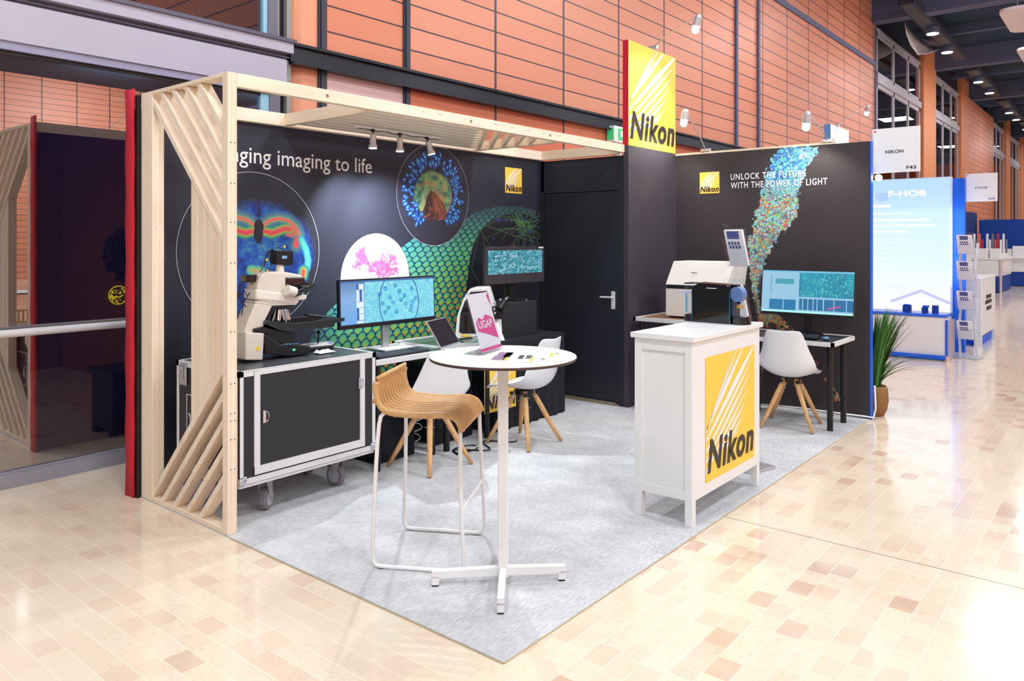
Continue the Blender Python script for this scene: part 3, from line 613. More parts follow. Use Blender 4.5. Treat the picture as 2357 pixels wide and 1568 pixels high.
# (2) blue and green picture in the upper circle
bl = [(RNG.uniform(0, 2 * PI), RNG.uniform(.25, .375), RNG.uniform(.014, .030), RNG.uniform(.013, .024), RNG.uniform(0, PI), RNG.random()) for _ in range(190)]
fib = [[(2.545 + RNG.uniform(-.09, .16), 1.98 + RNG.uniform(-.0, .12)), (2.545 + RNG.uniform(-.02, .14), 1.98 + RNG.uniform(-.2, -.1))] for _ in range(40)]
def embryo(U_, V_):
    x = 2.545 + (U_ - .5) * .86; y = 1.985 + (V_ - .5) * .86; r = np.hypot(x - 2.545, y - 1.985); col = np.tile(np.array([50, 50, 66]) / 255, (len(x), 1))
    n1 = fbm(x, y, 22, 4); e = ((x - 2.535) / .245) ** 2 + ((y - 1.985) / .225) ** 2 + (n1 - .5) * .5
    th = np.arctan2(y - 1.985, x - 2.545)
    g = ramp(n1, [(.2, (60, 110, 110)), (.45, (110, 165, 125)), (.65, (168, 190, 120)), (.85, (190, 180, 120))])
    glow = np.clip(1.25 - r / .33, 0, 1)[:, None] ** 2; col = col * (1 - .5 * glow) + np.array([40, 60, 110]) / 255 * .5 * glow
    cut = inpoly(x, y, [(2.46, 1.98), (2.50, 2.03), (2.57, 2.00), (2.68, 1.90), (2.70, 1.84), (2.60, 1.74), (2.48, 1.74), (2.40, 1.84), (2.43, 1.89)])
    a = np.clip((1 - e) * 5, 0, 1) * (~cut); col = col * (1 - a[:, None]) + g * a[:, None]
    c2 = ramp(fbm(x, y, 50, 8), [(.2, (40, 30, 46)), (.5, (90, 44, 48)), (.8, (150, 84, 60))]); a = (cut & (e < 1.0))[:, None] * .9; col = col * (1 - a) + c2 * a
    for p in fib:
        d = segd(x, y, p); a = np.clip(1 - d / .0035, 0, 1)[:, None] * .7; col = col * (1 - a) + np.array([190, 110, 70]) / 255 * a
    for p in ([(2.76, 2.0), (2.73, 1.86), (2.60, 1.77), (2.74, 1.80)], [(2.34, 2.06), (2.45, 2.09), (2.56, 2.08)], [(2.40, 1.78), (2.50, 1.82)]):
        d = segd(x, y, p); a = np.clip(1 - d / .006, 0, 1)[:, None]; col = col * (1 - a) + np.array([236, 110, 90]) / 255 * a
    for t, rr, a_, b_, ph, k in bl:
        rr2 = rr * (1 - .12 * max(0, -math.sin(t)) if True else 1); cx_, cy_ = 2.545 + rr2 * math.cos(t), 1.985 + rr2 * math.sin(t)
        if math.sin(t) < -.86: continue
        m = (np.abs(x - cx_) < .06) & (np.abs(y - cy_) < .06); xx, yy = x[m] - cx_, y[m] - cy_
        ph = t + (k - .5); u1 = xx * math.cos(ph) + yy * math.sin(ph); v1 = -xx * math.sin(ph) + yy * math.cos(ph)
        d = np.hypot(u1 / (a_ * 1.3), v1 / (b_ * .8)); c = ramp(d, [(0, (190, 235, 225) if k > .5 else (110, 200, 160)), (.45, (80, 170, 220)), (.8, (30, 80, 200)), (1.2, (30, 40, 110))])
        a = np.clip((1.25 - d) * 3, 0, 1)[:, None]; col[m] = col[m] * (1 - a) + c * a
    return col, r < .432
paint('picture', (2.115, WF - .0008, 1.555), (.86, 0, 0), (0, 0, .86), 300, 300, embryo, VC, bw, label='blue and green microscope picture in a thin ring')
# (3) pink branching stain on white
br = []
def grow(x, y, a, l, d):
    if d == 0: return
    x2, y2 = x + l * math.cos(a), y + l * math.sin(a); br.append(((x, y), (x2, y2), d))
    for _ in range(3 if d > 1 else 2): grow(x2, y2, a + RNG.uniform(-.8, .8), l * RNG.uniform(.68, .92), d - 1)
for p, a in (((1.93, 1.22), 1.75), ((1.96, 1.18), 1.2), ((1.86, 1.36), 2.5), ((1.95, 1.30), .7), ((1.83, 1.35), 1.9)): grow(p[0], p[1], a, .062, 5)
def coral(U_, V_):
    x = 1.888 + (U_ - .5) * .73; y = 1.288 + (V_ - .5) * .73; r = np.hypot(x - 1.888, y - 1.288); n1 = fbm(x, y, 14, 2); n2 = fbm(x, y, 60, 6)
    col = ramp(n1, [(.2, (192, 184, 204)), (.5, (208, 203, 213)), (.8, (200, 196, 208))]); sp_ = (n2 > .77)[:, None] * .4; col = col * (1 - sp_) + np.array([110, 110, 170]) / 255 * sp_
    for (a, b, d) in br:
        x0, x1 = min(a[0], b[0]) - .02, max(a[0], b[0]) + .02; m = (x > x0) & (x < x1) & (y > min(a[1], b[1]) - .02) & (y < max(a[1], b[1]) + .02)
        q = segd(x[m], y[m], [a, b]) + (n2[m] - .5) * .006; al = np.clip(1 - q / (.005 + .0016 * d), 0, 1)[:, None] * .8; col[m] = col[m] * (1 - al) + np.array([226, 84, 140]) / 255 * al
    d = segd(x, y, [(1.70, 1.56), (1.86, 1.56), (2.03, 1.50), (2.10, 1.36), (2.15, 1.24)]); al = np.clip(1 - d / .006, 0, 1)[:, None] * .8; col = col * (1 - al) + np.array([70, 110, 170]) / 255 * al
    d = segd(x, y, [(2.03, 1.50), (2.07, 1.60)]); al = np.clip(1 - d / .004, 0, 1)[:, None] * .5; col = col * (1 - al) + np.array([130, 150, 180]) / 255 * al
    return col, r < .36
paint('picture', (1.523, WF - .0008, .923), (.73, 0, 0), (0, 0, .73), 240, 240, coral, VC, bw, label='round white picture with a pink branching stain')
# (4) rainbow scales sweeping to the lower right
scp = P2((700, 800), (728, 752), (752, 720), (790, 682), (880, 600), (952, 548), (1010, 532), (1062, 505), (1105, 484), (1150, 474), (1200, 476), (1246, 488), (1246, 512)) + P2((1220, 503), (1190, 498), (1165, 499), (1140, 507), (1120, 520), (1105, 538), (1095, 560), (1086, 590), (1080, 625), (1076, 660), (1070, 720), (1060, 790)) + [(2.9, .55), (2.75, .1), (2.0, .02), (1.6, .3)]
def scales(U_, V_):
    x = 1.1 + U_ * 3.0; y = V_ * 2.0; m = inpoly(x, y, scp) & (np.hypot(x - 2.545, y - 1.985) > .44) & (np.hypot(x - 1.888, y - 1.288) > .36)
    sz = .047 + .050 * np.clip((1.9 - y) / 1.5, 0, 1); yy = (.66 / .050 * 0 + 1 / .034 * np.log((.047 + .034 * np.clip(1.9 - y, 0, 2)) / .047)) * 1.45
    yy = -yy; xx = (x + .16 * np.sin(y * 2.2) + .10 * (1.9 - y)) / .093
    best = np.full(x.shape, 9.); got = np.zeros(x.shape, bool); j0 = np.floor(yy)
    for dj in (-1, 0, 1):   # the lowest row wins
        j = j0 + dj; fx = xx - .5 * np.mod(j, 2); d = np.hypot((fx - np.round(fx)) / .56, (yy - j) / 1.28); ok = (d < 1) & (yy > j - .1) & ~got; best = np.where(ok, d, best); got |= ok
    hot = np.clip((x - 1.75) * .42 + (1.32 - y) * .85 + .12 * fbm(x, y, 3, 4), 0, 1)
    core = ramp(hot, [(0, (84, 176, 178)), (.25, (110, 200, 150)), (.5, (150, 196, 80)), (.75, (214, 170, 60)), (1, (226, 92, 50))])
    rim = ramp(hot, [(0, (90, 200, 206)), (.5, (90, 196, 130)), (1, (90, 180, 80))])
    a = np.clip((best - .35) / .3, 0, 1)[:, None]; col = core * (1 - a) + rim * a; a = np.clip((best - .74) / .12, 0, 1)[:, None]; col = col * (1 - a) + np.array([66, 168, 206]) / 255 * a
    a = np.clip((best - .80) / .08, 0, 1)[:, None]; col = col * (1 - a) + np.array([14, 60, 92]) / 255 * a
    col = col * .86; fade = np.clip(1 - (y - 1.62) / .34, .35, 1)[:, None] * np.clip((x - 1.12) / .35, .15, 1)[:, None]; col = col * fade + np.array([40, 44, 60]) / 255 * (1 - fade)
    return col, m
paint('picture', (1.1, WF - .0002, 0), (3.0, 0, 0), (0, 0, 2.0), 720, 480, scales, VC, bw, label='rainbow coloured scale pattern sweeping across the wall')
# (5) green threads and blue spots at the right end
fr = random.Random(3)
thr = []
c0 = at(1203, 525, 'y', W_)
for k in range(44):
    a = fr.uniform(0, 2 * PI); l = fr.uniform(.15, .75); x1 = c0.x + fr.uniform(-.05, .05) + l * math.cos(a); z1 = c0.z + l * math.sin(a) * .9
    thr.append([(c0.x + fr.uniform(-.1, .1), c0.z + fr.uniform(-.08, .08)), ((c0.x + x1) / 2 + fr.uniform(-.08, .08), (c0.z + z1) / 2 + fr.uniform(-.06, .06)), (x1, z1)])
for p in (((1105, 520), (1085, 620), (1105, 655)), ((1150, 502), (1110, 525), (1090, 560)), ((1105, 530), (1150, 600), (1165, 690)), ((1110, 540), (1130, 640), (1100, 700)), ((1120, 520), (1190, 545), (1240, 560))): thr.append(P2(*p))
def nerve(U_, V_):
    x = 2.9 + U_ * 1.18; y = .55 + V_ * 1.40; m = inpoly(x, y, P2((1246, 516), (1232, 502), (1215, 494), (1190, 491), (1165, 493), (1145, 499), (1126, 509), (1110, 523), (1097, 542), (1088, 564), (1081, 592), (1077, 625), (1073, 660), (1068, 720), (1060, 790), (1246, 790))) | (x > 4.0) & (y < 1.9); col = np.tile(np.array([28, 28, 40]) / 255, (len(x), 1))
    for p in thr:
        xs = [q[0] for q in p]; ys = [q[1] for q in p]; k = (x > min(xs) - .01) & (x < max(xs) + .01) & (y > min(ys) - .01) & (y < max(ys) + .01)
        d = segd(x[k], y[k], p); a = np.clip(1 - d / .0062, 0, 1)[:, None] * .75; col[k] = col[k] * (1 - a) + np.array([96, 150, 84]) / 255 * a
    for k in range(46):
        cx_, cy_ = c0.x + fr.gauss(0, .26), c0.z + fr.gauss(.02, .2) + .02; d = np.hypot(x - cx_, y - cy_); a = np.clip(1 - d / .024, 0, 1)[:, None]; col = col * (1 - a) + np.array([40, 74, 170] if k % 4 else [140, 70, 140]) / 255 * a
    return col, m & (x < 4.085)
paint('picture', (2.9, WF - .0006, .55), (1.18, 0, 0), (0, 0, 1.40), 260, 300, nerve, VC, bw, label='dark picture of green threads with blue spots')
logo(bw, (3.515, W_, 2.055), (1, 0, 0), (0, 0, 1), .26, .25, (0, -1, 0))

# ---- end wall on the right
ew = empty('booth_end_wall', 'brown-black right end wall printed with a speckled colour stream and slogan', 'partition wall', (L_, 0, 0))
mk('panel', MB().box(L_, 0, .02, L_ + .04, 1.8895, HW), M_wallbr, ew, world=True)
mk('end_cover', MB().box(L_ + .005, -.012, .0, L_ + .075, 0, HW).box(L_ + .04, 0, 0, L_ + .075, 1.885, HW), M_blue, ew, world=True, bevel=.004, label='bright blue cover on the end of the wall')
mk('top_strip', MB().box(L_, 0.3, HW, L_ + .05, 1.9, HW + .02), WY, ew, world=True)
def P3(*pp): return [(lambda q: (q.y, q.z))(at(a, b, 'x', L_)) for a, b in pp]
stp = P3((1797, 340), (1890, 335), (1862, 375), (1842, 420), (1832, 500), (1812, 525), (1780, 560), (1765, 590), (1752, 640), (1746, 690), (1752, 712), (1790, 722), (1835, 765), (1880, 830), (1920, 890), (1938, 925), (1925, 930), (1900, 880), (1860, 815), (1800, 775), (1748, 745), (1738, 700), (1726, 640), (1722, 560), (1735, 510), (1742, 480), (1760, 410), (1775, 370))
def stream(U_, V_):
    y = 1.25 - U_ * 1.15; z = .12 + V_ * 2.35; n1 = fbm(y, z, 16, 3); j = (fbm(y, z, 30, 12) - .5) * .07; m = inpoly(y + j, z + j, stp)
    d1, d2, idv = cells(y, z, 62, 5); 
    blue = ramp(idv, [(0, (40, 90, 170)), (.3, (60, 130, 210)), (.55, (110, 180, 226)), (.7, (70, 190, 190)), (.85, (180, 220, 230)), (1, (90, 160, 120))])
    multi = ramp(np.mod(idv * 7, 1), [(0, (110, 200, 190)), (.2, (150, 216, 226)), (.4, (110, 186, 120)), (.55, (214, 190, 90)), (.7, (200, 80, 90)), (.85, (90, 130, 190)), (1, (220, 226, 220))])
    warm = ramp(np.mod(idv * 7, 1), [(0, (190, 60, 60)), (.3, (210, 130, 60)), (.5, (110, 150, 100)), (.7, (70, 120, 130)), (.85, (214, 190, 90)), (1, (120, 40, 50))])
    t = np.clip((z - 1.95) / .25, 0, 1)[:, None]; col = multi * (1 - t) + blue * t; t = np.clip((1.15 - z) / .35, 0, 1)[:, None]; col = col * (1 - t) + warm * t
    col = np.clip(col * 1.22, 0, 1); k = np.clip((d2 - d1) * 4.2, .25, 1)[:, None] * np.clip(.62 + n1 * .8, 0, 1)[:, None]; col = col * k + np.array([36, 36, 50]) / 255 * (1 - k)
    st = (~m) & (d1 < .16) & (idv > .965) & (z > .3); col[st] = np.array([150, 120, 130]) / 255
    low = (z < .8) & (fbm(y, z, 26, 21) < .5); m = m & ~low
    return col, m | st
paint('picture', (L_ - .0015, 1.25, .12), (0, -1.15, 0), (0, 0, 2.35), 380, 760, stream, VC, ew, label='speckled multicoloured stream picture')
t1 = text_mb('UNLOCK THE FUTURE', (L_ - .0035, 1.286, 2.187), (0, -1, 0), (0, 0, 1), .735, .062, bold=.012, spacing=1.15)
t2 = text_mb('WITH THE POWER OF LIGHT', (L_ - .0035, 1.284, 2.102), (0, -1, 0), (0, 0, 1), .925, .062, bold=.012, spacing=1.15)
t1.add(t2.v, t2.f); mk('lettering', t1, M_ink, ew, world=True, label='white capital lettering of the slogan')
logo(ew, (L_, 1.617, 2.065), (0, -1, 0), (0, 0, 1), .212, .215, (-1, 0, 0))

# ---- corner closet with its door and the yellow sign on top
cs = empty('storage_closet', 'black corner closet with a flush door at the back right of the stand', 'closet', (A_, B_, 0))
mk('front_panel', MB().box(A_, B_ - .01, 0, L_, B_ + .04, 2.49), M_colb, cs, world=True)
mk('side_panel', MB().box(A_ + .005, B_ + .04, 0, A_ + .05, 2.0, 2.40).box(A_ + .005, 2.0, 2.072, A_ + .05, W_, 2.40).box(A_ + .005, 2.895, 0, A_ + .05, W_, 2.40), M_doorb, cs, world=True)
mk('leak_backing', MB().box(A_ + .052, B_ + .045, .01, A_ + .06, W_ - .005, 2.40), M_mblk, cs, world=True)  # unseen sheet added behind the door so its gaps leak no light
mk('back_panel', MB().box(A_, W_, 0, L_, W_ + .10, 2.41), M_navyb, cs, world=True)
d_ = mk('door', MB().box(A_ + .012, 2.005, .02, A_ + .045, 2.89, 2.066), M_doorb, cs, world=True, bevel=.003)
h = MB().box(A_ - .006, 2.04, .93, A_ + .0115, 2.078, 1.10).cyl((A_ + .01, 2.06, 1.045), (A_ - .045, 2.06, 1.045), .009).cyl((A_ - .042, 2.055, 1.045), (A_ - .042, 2.18, 1.043), .009)
mk('handle', h, M_alup, d_, world=True, bevel=.002, label='chrome lever handle on a long plate')
mk('threshold', MB().box(A_ - .03, 2.03, .008, A_ + .0, 2.9, .018).box(A_ - .012, 2.03, .018, A_ + .004, 2.9, .034), mat('worn_brass', (168, 150, 124), .4, metal=.4), cs, world=True, label='brass threshold strip')
mk('stile', MB().box(A_ - .012, 2.885, 0.01, A_ + .005, 2.925, 2.085), M_mblk, cs, world=True)
sg = empty('tower_sign', 'square yellow sign with red edge standing on the black column', 'sign', (A_, B_, 2.49))
mk('box', MB().box(A_ + .003, B_ - .009, 2.492, L_, B_ + .045, 3.49), M_lwhite, sg, world=True)
mk('side_cover', MB().box(A_ - .003, B_ - .008, 2.492, A_ + .003, B_ + .05, 3.492), M_red, sg, world=True, label='red fabric side')
logo(sg, (A_ + .0, B_ - .0095, 2.492), (1, 0, 0), (0, 0, 1), L_ - A_, .998, (0, -1, 0), name='sign_face')

# ---- timber frame and beams
HT = 2.5
YF, YR = 1.93, 2.93
lf = empty('lattice_frame', 'pale timber frame with diagonal slats closing the left end of the stand', 'timber frame', (0, YF, 0))
dX = .075
mk('post', MB().box(0, YF, .0085, .055, YF + .055, HT), WZ, lf, world=True, bevel=.003)
mk('post', MB().box(0, 2.785, .0085, dX, W_ - .004, HT), WZ, lf, world=True, bevel=.003)
mk('top_rail', MB().box(0, YF + .055, HT - .022, dX, 2.785, HT), WY, lf, world=True, bevel=.002)
mk('bottom_rail', MB().box(0, YF + .055, 0.008, dX, 2.785, .035), WY, lf, world=True, bevel=.002)
TH = .034
def slat(name, yb, zb, ye, ze, z_clip0, z_clip1, par, x0=.004, x1=.072, th=TH):
    d = Vector((0, ye - yb, ze - zb)); d.normalize(); nrm = Vector((0, -d.z, d.y)) * th / 2
    # cut square to the rails: ends lie on the horizontal/vertical members
    a, b = Vector((x0, yb, zb)), Vector((x0, ye, ze)); wz = th / 2 / abs(d.y) ; wy = th / 2 / abs(d.z)
    poly = [a + Vector((0, -wy, 0)), a + Vector((0, wy, 0)), b + Vector((0, 0, wz if (ze - zb) * (ye - yb) < 0 else -wz)), b + Vector((0, 0, -wz if (ze - zb) * (ye - yb) < 0 else wz))]
    return mk(name, MB().prism(poly, (x1 - x0, 0, 0)), WZ, par, world=True, bevel=.002)
for y0, z1 in ((2.83, 1.60), (2.685, 1.745), (2.54, 1.89), (2.395, 2.035), (2.25, 2.19)):
    slat('slat', y0, HT - .022, YF + .055, z1, 0, 0, lf)
for y0, z1 in ((2.80, .90), (2.665, .755), (2.52, .61), (2.375, .455), (2.23, .30)):
    slat('slat', y0, .035, YF + .055, z1, 0, 0, lf)
for k in range(4):
    ya = 2.335 - k * .084; yb_ = ya - .078
    zt = lambda y: 1.60 + (y - (YF + .055)) * (HT - .022 - 1.60) / (2.83 - YF - .055); zb_ = lambda y: .90 - (y - (YF + .055)) * (.90 - .035) / (2.80 - YF - .055)
    m = MB().prism([(.008, ya, zb_(ya) + .02), (.008, yb_, zb_(yb_) + .02), (.008, yb_, zt(yb_) - .025), (.008, ya, zt(ya) - .025)], (.062, 0, 0))
    mk('board', m, WZ, lf, world=True, bevel=.004)
for z in (1.1, 1.47, 1.69, 1.90, 2.12, .82, .66, .52, .36, .62):
    for dx in (.018, .040): mk('screw', MB().cyl((dx, YF - .0012, z), (dx, YF + .002, z), .0035, n=8), M_steeld, lf, world=True)

fbm_ = mk('front_beam', MB().box(.055, YF, HT - .075, A_ + .0, YF + .045, HT), WX, bevel=.003); tag(fbm_, 'long pale timber beam spanning the open front at the top', 'timber beam')
for x in (.65, 1.93, 2.9): mk('bolt', MB().cyl((x, YF - .0015, 2.462), (x, YF + .001, 2.462), .011, n=12), mat('knot_brown', (150, 110, 80), .6), fbm_)
for x in (1.45, 1.6, 1.62, 2.2, 2.22, 2.4, 2.42, 2.6, 2.62, 2.8, 2.82, 3.0, 3.02): mk('screw', MB().cyl((x, YF - .0012, 2.47), (x, YF + .001, 2.47), .0035, n=8), M_steeld, fbm_)
tag(mk('rear_beam', MB().box(.076, W_ - .045, HT - .09, A_ + .0, W_, HT), WX, bevel=.003), 'pale timber beam along the top of the printed back wall', 'timber beam')
tag(mk('side_beam', MB().box(A_ - .045, YF + .045, HT - .09, A_ - .0, W_ - .045, HT), WY, bevel=.003), 'short pale timber beam above the closet door', 'timber beam')
cy = empty('canopy_frame', 'pale timber canopy of planks and slanting slats carried between the two long beams', 'timber canopy', (1.04, YF, 2.41))
cz0, cz1 = HT - .085, HT - .002
ya, yb_ = YF + .045, W_ - .045
mk('rail', MB().box(1.0, ya, cz0, 1.045, yb_, cz1), WY, cy, world=True, bevel=.002); mk('rail', MB().box(3.02, ya, cz0, 3.065, yb_, cz1), WY, cy, world=True, bevel=.002)
for k in range(5):
    x0 = 2.16 + k * .15; L = min(3.02 - x0, yb_ - ya)
    mk('slat', MB().bar((x0, ya, (cz0 + cz1) / 2), (x0 + L, ya + L, (cz0 + cz1) / 2), .03, .07), WY, cy, world=True, bevel=.002)
for k in range(8):
    y = ya + .03 + k * .107; xe = 2.16 + (y - ya) - .03
    mk('plank', MB().box(1.045, y, cz0 + .01, xe, y + .095, cz0 + .032), WX, cy, world=True, bevel=.002)
# ---- lighting rail with three spotlights
lr = empty('lighting_rail', 'thin black and white cable rail under the canopy carrying three spotlights', 'lighting rail', (1.3, 2.42, 2.40))
mk('rail', MB().box(1.27, 2.425, 2.392, 2.12, 2.44, 2.402), M_white, lr, world=True)
cbl = MB(); cbl.tube([(1.30 + .82 * t / 16, 2.432 + .008 * math.sin(t * 2.1), 2.386 + .006 * math.sin(t * 1.7)) for t in range(17)], .003, 6)
mk('cable', cbl, M_blk, lr, world=True)
for k, (x, aim, lb) in enumerate(((1.42, (1.66, 2.93, 1.60), 'small silver spotlight hanging under the canopy, leftmost of the three'), (1.68, (1.98, 2.93, 1.62), 'small silver spotlight hanging under the canopy, middle of the three'), (1.96, (1.2, 1.0, 0.0), 'small silver spotlight tilted toward the front, rightmost of the three'))):
    p = Vector((x, 2.42, 2.385)); t = empty('spotlight', lb, 'spotlight', p, group='spotlights under the canopy')
    d = Vector((0, 0, -1)) if k < 2 else Vector((.25, -.15, -1)).normalized(); q = p + d * .03
    rr = d.to_track_quat('Z', 'Y').to_matrix()
    mk('bracket', MB().cyl(p, q, .006, n=8).box(x - .012, 2.41, 2.375, x + .012, 2.43, 2.392), M_blk, t, world=True)
    hd = MB(); hd.cyl(q, q + d * .075, .022, .024, n=20); hd.cyl(q + d * .075, q + d * .098, .03, .032, n=20); 
    autosmooth(mk('housing', hd, M_alu, t, world=True))
    mk('lens', MB().cyl(q + d * .098, q + d * .102, .028, n=20), M_lampc, t, world=True)
    spot('spotlight_beam', q + d * .112, aim, (300, 240, 300)[k], (78, 78, 110)[k], (.86, .94, 1), .85, .02)
# ---- arm lamps
def arm_lamp(label, base, head, aim, watt, deg=110, foot=True, grp='arm lamps on the stand walls'):
    base, head = Vector(base), Vector(head); t = empty('arm_lamp', label, 'arm lamp', base, group=grp)
    mid = base.lerp(head, .5) + Vector((0, 0, .04))
    if foot: mk('clamp', MB().box(base.x - .02, base.y - .05, base.z - .02, base.x + .02, base.y + .05, base.z + .02), M_alu, t, world=True, bevel=.004)
    mk('arm', MB().tube([base, base.lerp(mid, .5) + Vector((0, 0, .01)), mid, mid.lerp(head, .6) + Vector((0, 0, .02)), head + Vector((0, 0, .03))], .006, 8), M_alu, t, world=True, smooth=True)
    d = (Vector(aim) - head).normalized(); d = (d + Vector((0, 0, -1.2))).normalized()
    autosmooth(mk('shade', MB().cyl(head - d * .02, head + d * .06, .036, .04, n=20).cyl(head - d * .045, head - d * .02, .02, .034, n=20), M_alu, t, world=True))
    b_ = MB().cyl(head + d * .06, head + d * .075, .034, .034, n=20); b_.blob(head + d * .095, .034)
    mk('bulb', b_, M_lamp, t, world=True)
    spot('arm_lamp_beam', head + d * .14, aim, watt, deg, (1, .95, .86), .5, .03); return t
hp = at(1606, 45, 'y', 1.30); arm_lamp('silver arm lamp reaching forward from the top of the yellow tower sign', at(1503, 110, 'y', B_ + .02), hp, (4.4, B_, 2.75), 75, 95, grp='arm lamps on the stand walls')
arm_lamp('silver arm lamp on the end wall, right beside the yellow tower sign', (L_ + .02, 1.56, 2.50), at(1577, 262, 'x', 4.62), (4.6, 1.9, 1.9), 46, 130)
arm_lamp('silver arm lamp curving off the end wall above the coloured stream', (L_ + .02, .36, 2.50), at(1857, 268, 'x', 4.66), (5.04, .8, 1.0), 50, 140)
# ================================================================== FURNITURE AND EQUIPMENT
CZ = .008   # carpet top
# ---- big flight case on castors under the microscope
fc = empty('flight_case', 'large black flight case with aluminium edges on castors, behind the timber frame', 'flight case', (.57, 2.30, CZ))
X0, X1, Y0, Y1, Z0, Z1 = .085, 1.06, 1.965, 2.655, .245, .868
mk('body', MB().box(X0 + .004, Y0 + .004, Z0, X1 - .004, Y1 - .004, Z1 - .006), M_case, fc, world=True)
mk('top_board', MB().box(X0 + .02, Y0 + .02, Z1 - .006, X1 - .02, Y1 - .02, Z1 - .001), M_casetop, fc, world=True)
ed = MB(); e = .03; t = .002
for x, sx in ((X0, 1), (X1, -1)):
    for y, sy in ((Y0, 1), (Y1, -1)):
        ed.box(x, y, Z0, x + sx * e, y + sy * .006, Z1).box(x, y, Z0, x + sx * .006, y + sy * e, Z1)
for z, sz in ((Z0, 1), (Z1, -1)):
    for y, sy in ((Y0, 1), (Y1, -1)): ed.box(X0, y, z, X1, y + sy * .005, z + sz * e)
    for x, sx in ((X0, 1), (X1, -1)): ed.box(x, Y0, z, x + sx * .005, Y1, z + sz * e)
for y, sy in ((Y0, 1), (Y1, -1)): ed.box(X0, y, Z1 - .001, X1, y + sy * .022, Z1 + .002)
for x, sx in ((X0, 1), (X1, -1)): ed.box(x, Y0, Z1 - .001, x + sx * .022, Y1, Z1 + .002)
mk('edging', ed, M_alup, fc, world=True)
# removable front lid outlined in aluminium
fx0, fx1, fz0, fz1 = .18, .965, .285, .84
li = MB().box(fx0, Y0 - .004, fz0, fx0 + .036, Y0 + .004, fz1 + .02).box(fx1 - .036, Y0 - .004, fz0, fx1, Y0 + .004, fz1 + .02).box(fx0, Y0 - .0045, fz0, fx1, Y0 + .004, fz0 + .045).box(fx0, Y0 - .003, fz1, fx1, Y0 + .004, fz1 + .02)
mk('front_lid', li, M_alup, fc, world=True, label='pale aluminium outline of the front lid')
for (x, z) in ((.245, .60), (.925, .69)):
    k = MB(); k.tube([(x + .022 * math.cos(a), Y0 - .010, z + .03 * math.sin(a)) for a in [R(-80 + 16 * i) for i in range(11)]], .003, 6); k.box(x - .012, Y0 - .006, z - .035, x + .006, Y0 + .002, z + .035)
    mk('latch', k, M_chrome, fc, world=True)
hl = MB().box(X0 - .008, 2.52, .73, X0, 2.60, .86).box(X0 - .022, 2.535, .76, X0 - .008, 2.585, .845).cyl((X0 - .02, 2.53, .83), (X0 - .02, 2.59, .83), .006, n=8)
mk('butterfly_latch', hl, M_chrome, fc, world=True, bevel=.002)
sh = MB().tube([(X0 - .004, 2.52, .42), (X0 - .004, 2.52, .68), (X0 - .004, 2.2, .68), (X0 - .004, 2.2, .42)], .003, 6, closed=True); sh.tube([(X0 - .008, 2.49 - .02 * math.cos(a), .53 + .04 * math.sin(a)) for a in [R(-90 + 18 * i) for i in range(11)]], .004, 6)
mk('side_hatch', sh, M_alup, fc, world=True)
cn = MB()
for x, sx in ((X0, 1), (X1, -1)):
    for y in (Y0, Y1): cn.blob((x + sx * .016, y, Z0 + .02), .026, n=12, k=7); cn.cyl((x + sx * .035, y, Z0 + .045), (x + sx * .035, y, Z0 + .02), .014, n=10)
mk('ball_corner', cn, M_chrome, fc, world=True, smooth=True)
mk('base_board', MB().box(X0 + .01, Y0 + .01, Z0 - .022, X1 - .01, Y1 - .01, Z0), M_alup, fc, world=True)
for (x, y, rz) in ((.35, 2.12, 35), (.90, 2.15, 100), (.20, 2.50, -20), (.92, 2.52, 15)):
    M = Matrix.Translation((x, y, 0)) @ Matrix.Rotation(R(rz), 4, 'Z'); c = MB()
    c.box(-.05, -.04, Z0 - .03, .05, .04, Z0 - .022, M)
    for s_ in (-1, 1): c.prism([M @ Vector(p) for p in ((-.05, s_ * .026, Z0 - .03), (.045, s_ * .026, Z0 - .03), (.03, s_ * .026, .075), (.012, s_ * .026, .060))], M.to_3x3() @ Vector((0, s_ * .003, 0)))
    cs_ = mk('castor', c, M_alu, fc, world=True)
    wh = M @ Vector((.018, -.02, .068 + CZ)); wh2 = M @ Vector((.018, .02, .068 + CZ)); w_ = MB(); w_.cyl(wh, wh2, .067, n=36)
    mk('tyre', w_, M_tyre, cs_, world=True, bevel=.008, seg=3)
    w2_ = MB(); w2_.cyl(M @ Vector((.018, -.024, .068 + CZ)), M @ Vector((.018, .024, .068 + CZ)), .044, n=30); w2_.cyl(M @ Vector((.018, -.032, .068 + CZ)), M @ Vector((.018, .032, .068 + CZ)), .010, n=12); mk('hub', w2_, mat('hub_grey', (176, 178, 186), .4), cs_, world=True)
ZT = Z1 + .002
# ---- upright microscope (side view traced on the plane y = 2.30, given real depth)
YM = 2.30
def Q(*pp, y=YM): return [at(a, b, 'y', y) for a, b in pp]
def ext(mb, pts, d0, d1, mi=0):
    return mb.prism([Vector((p.x, p.y + d0, p.z)) for p in pts], (0, d1 - d0, 0), mi)
ms = empty('microscope', 'large ivory and black upright microscope with camera on the flight case', 'microscope', (.42, YM, ZT))
def traced(name, pts, dep, m, parent=ms, bev=.006, lab=None, off=0): return mk(name, ext(MB(), Q(*pts), -dep / 2 + off, dep / 2 + off), m, parent, world=True, bevel=bev, label=lab, seg=3)
base = Q((545, 800), (588, 803)); zb = ZT + .004
def zfix(mb, z): mb.v = [(a, b, z if c < z else c) for a, b, c in mb.v]; return mb
bm_ = ext(MB(), Q((546, 762), (590, 765), (586, 826), (546, 826)), -.09, .09); mk('base', zfix(bm_, zb), M_ivory, ms, world=True, bevel=.008, seg=3)
traced('arm', ((574, 697), (614, 703), (598, 735), (590, 768), (548, 765), (556, 742)), .12, M_ivory)
traced('head', ((577, 690), (580, 655), (588, 632), (600, 625), (642, 625), (680, 632), (690, 640), (690, 672), (672, 700), (610, 698)), .12, M_ivory, bev=.012)
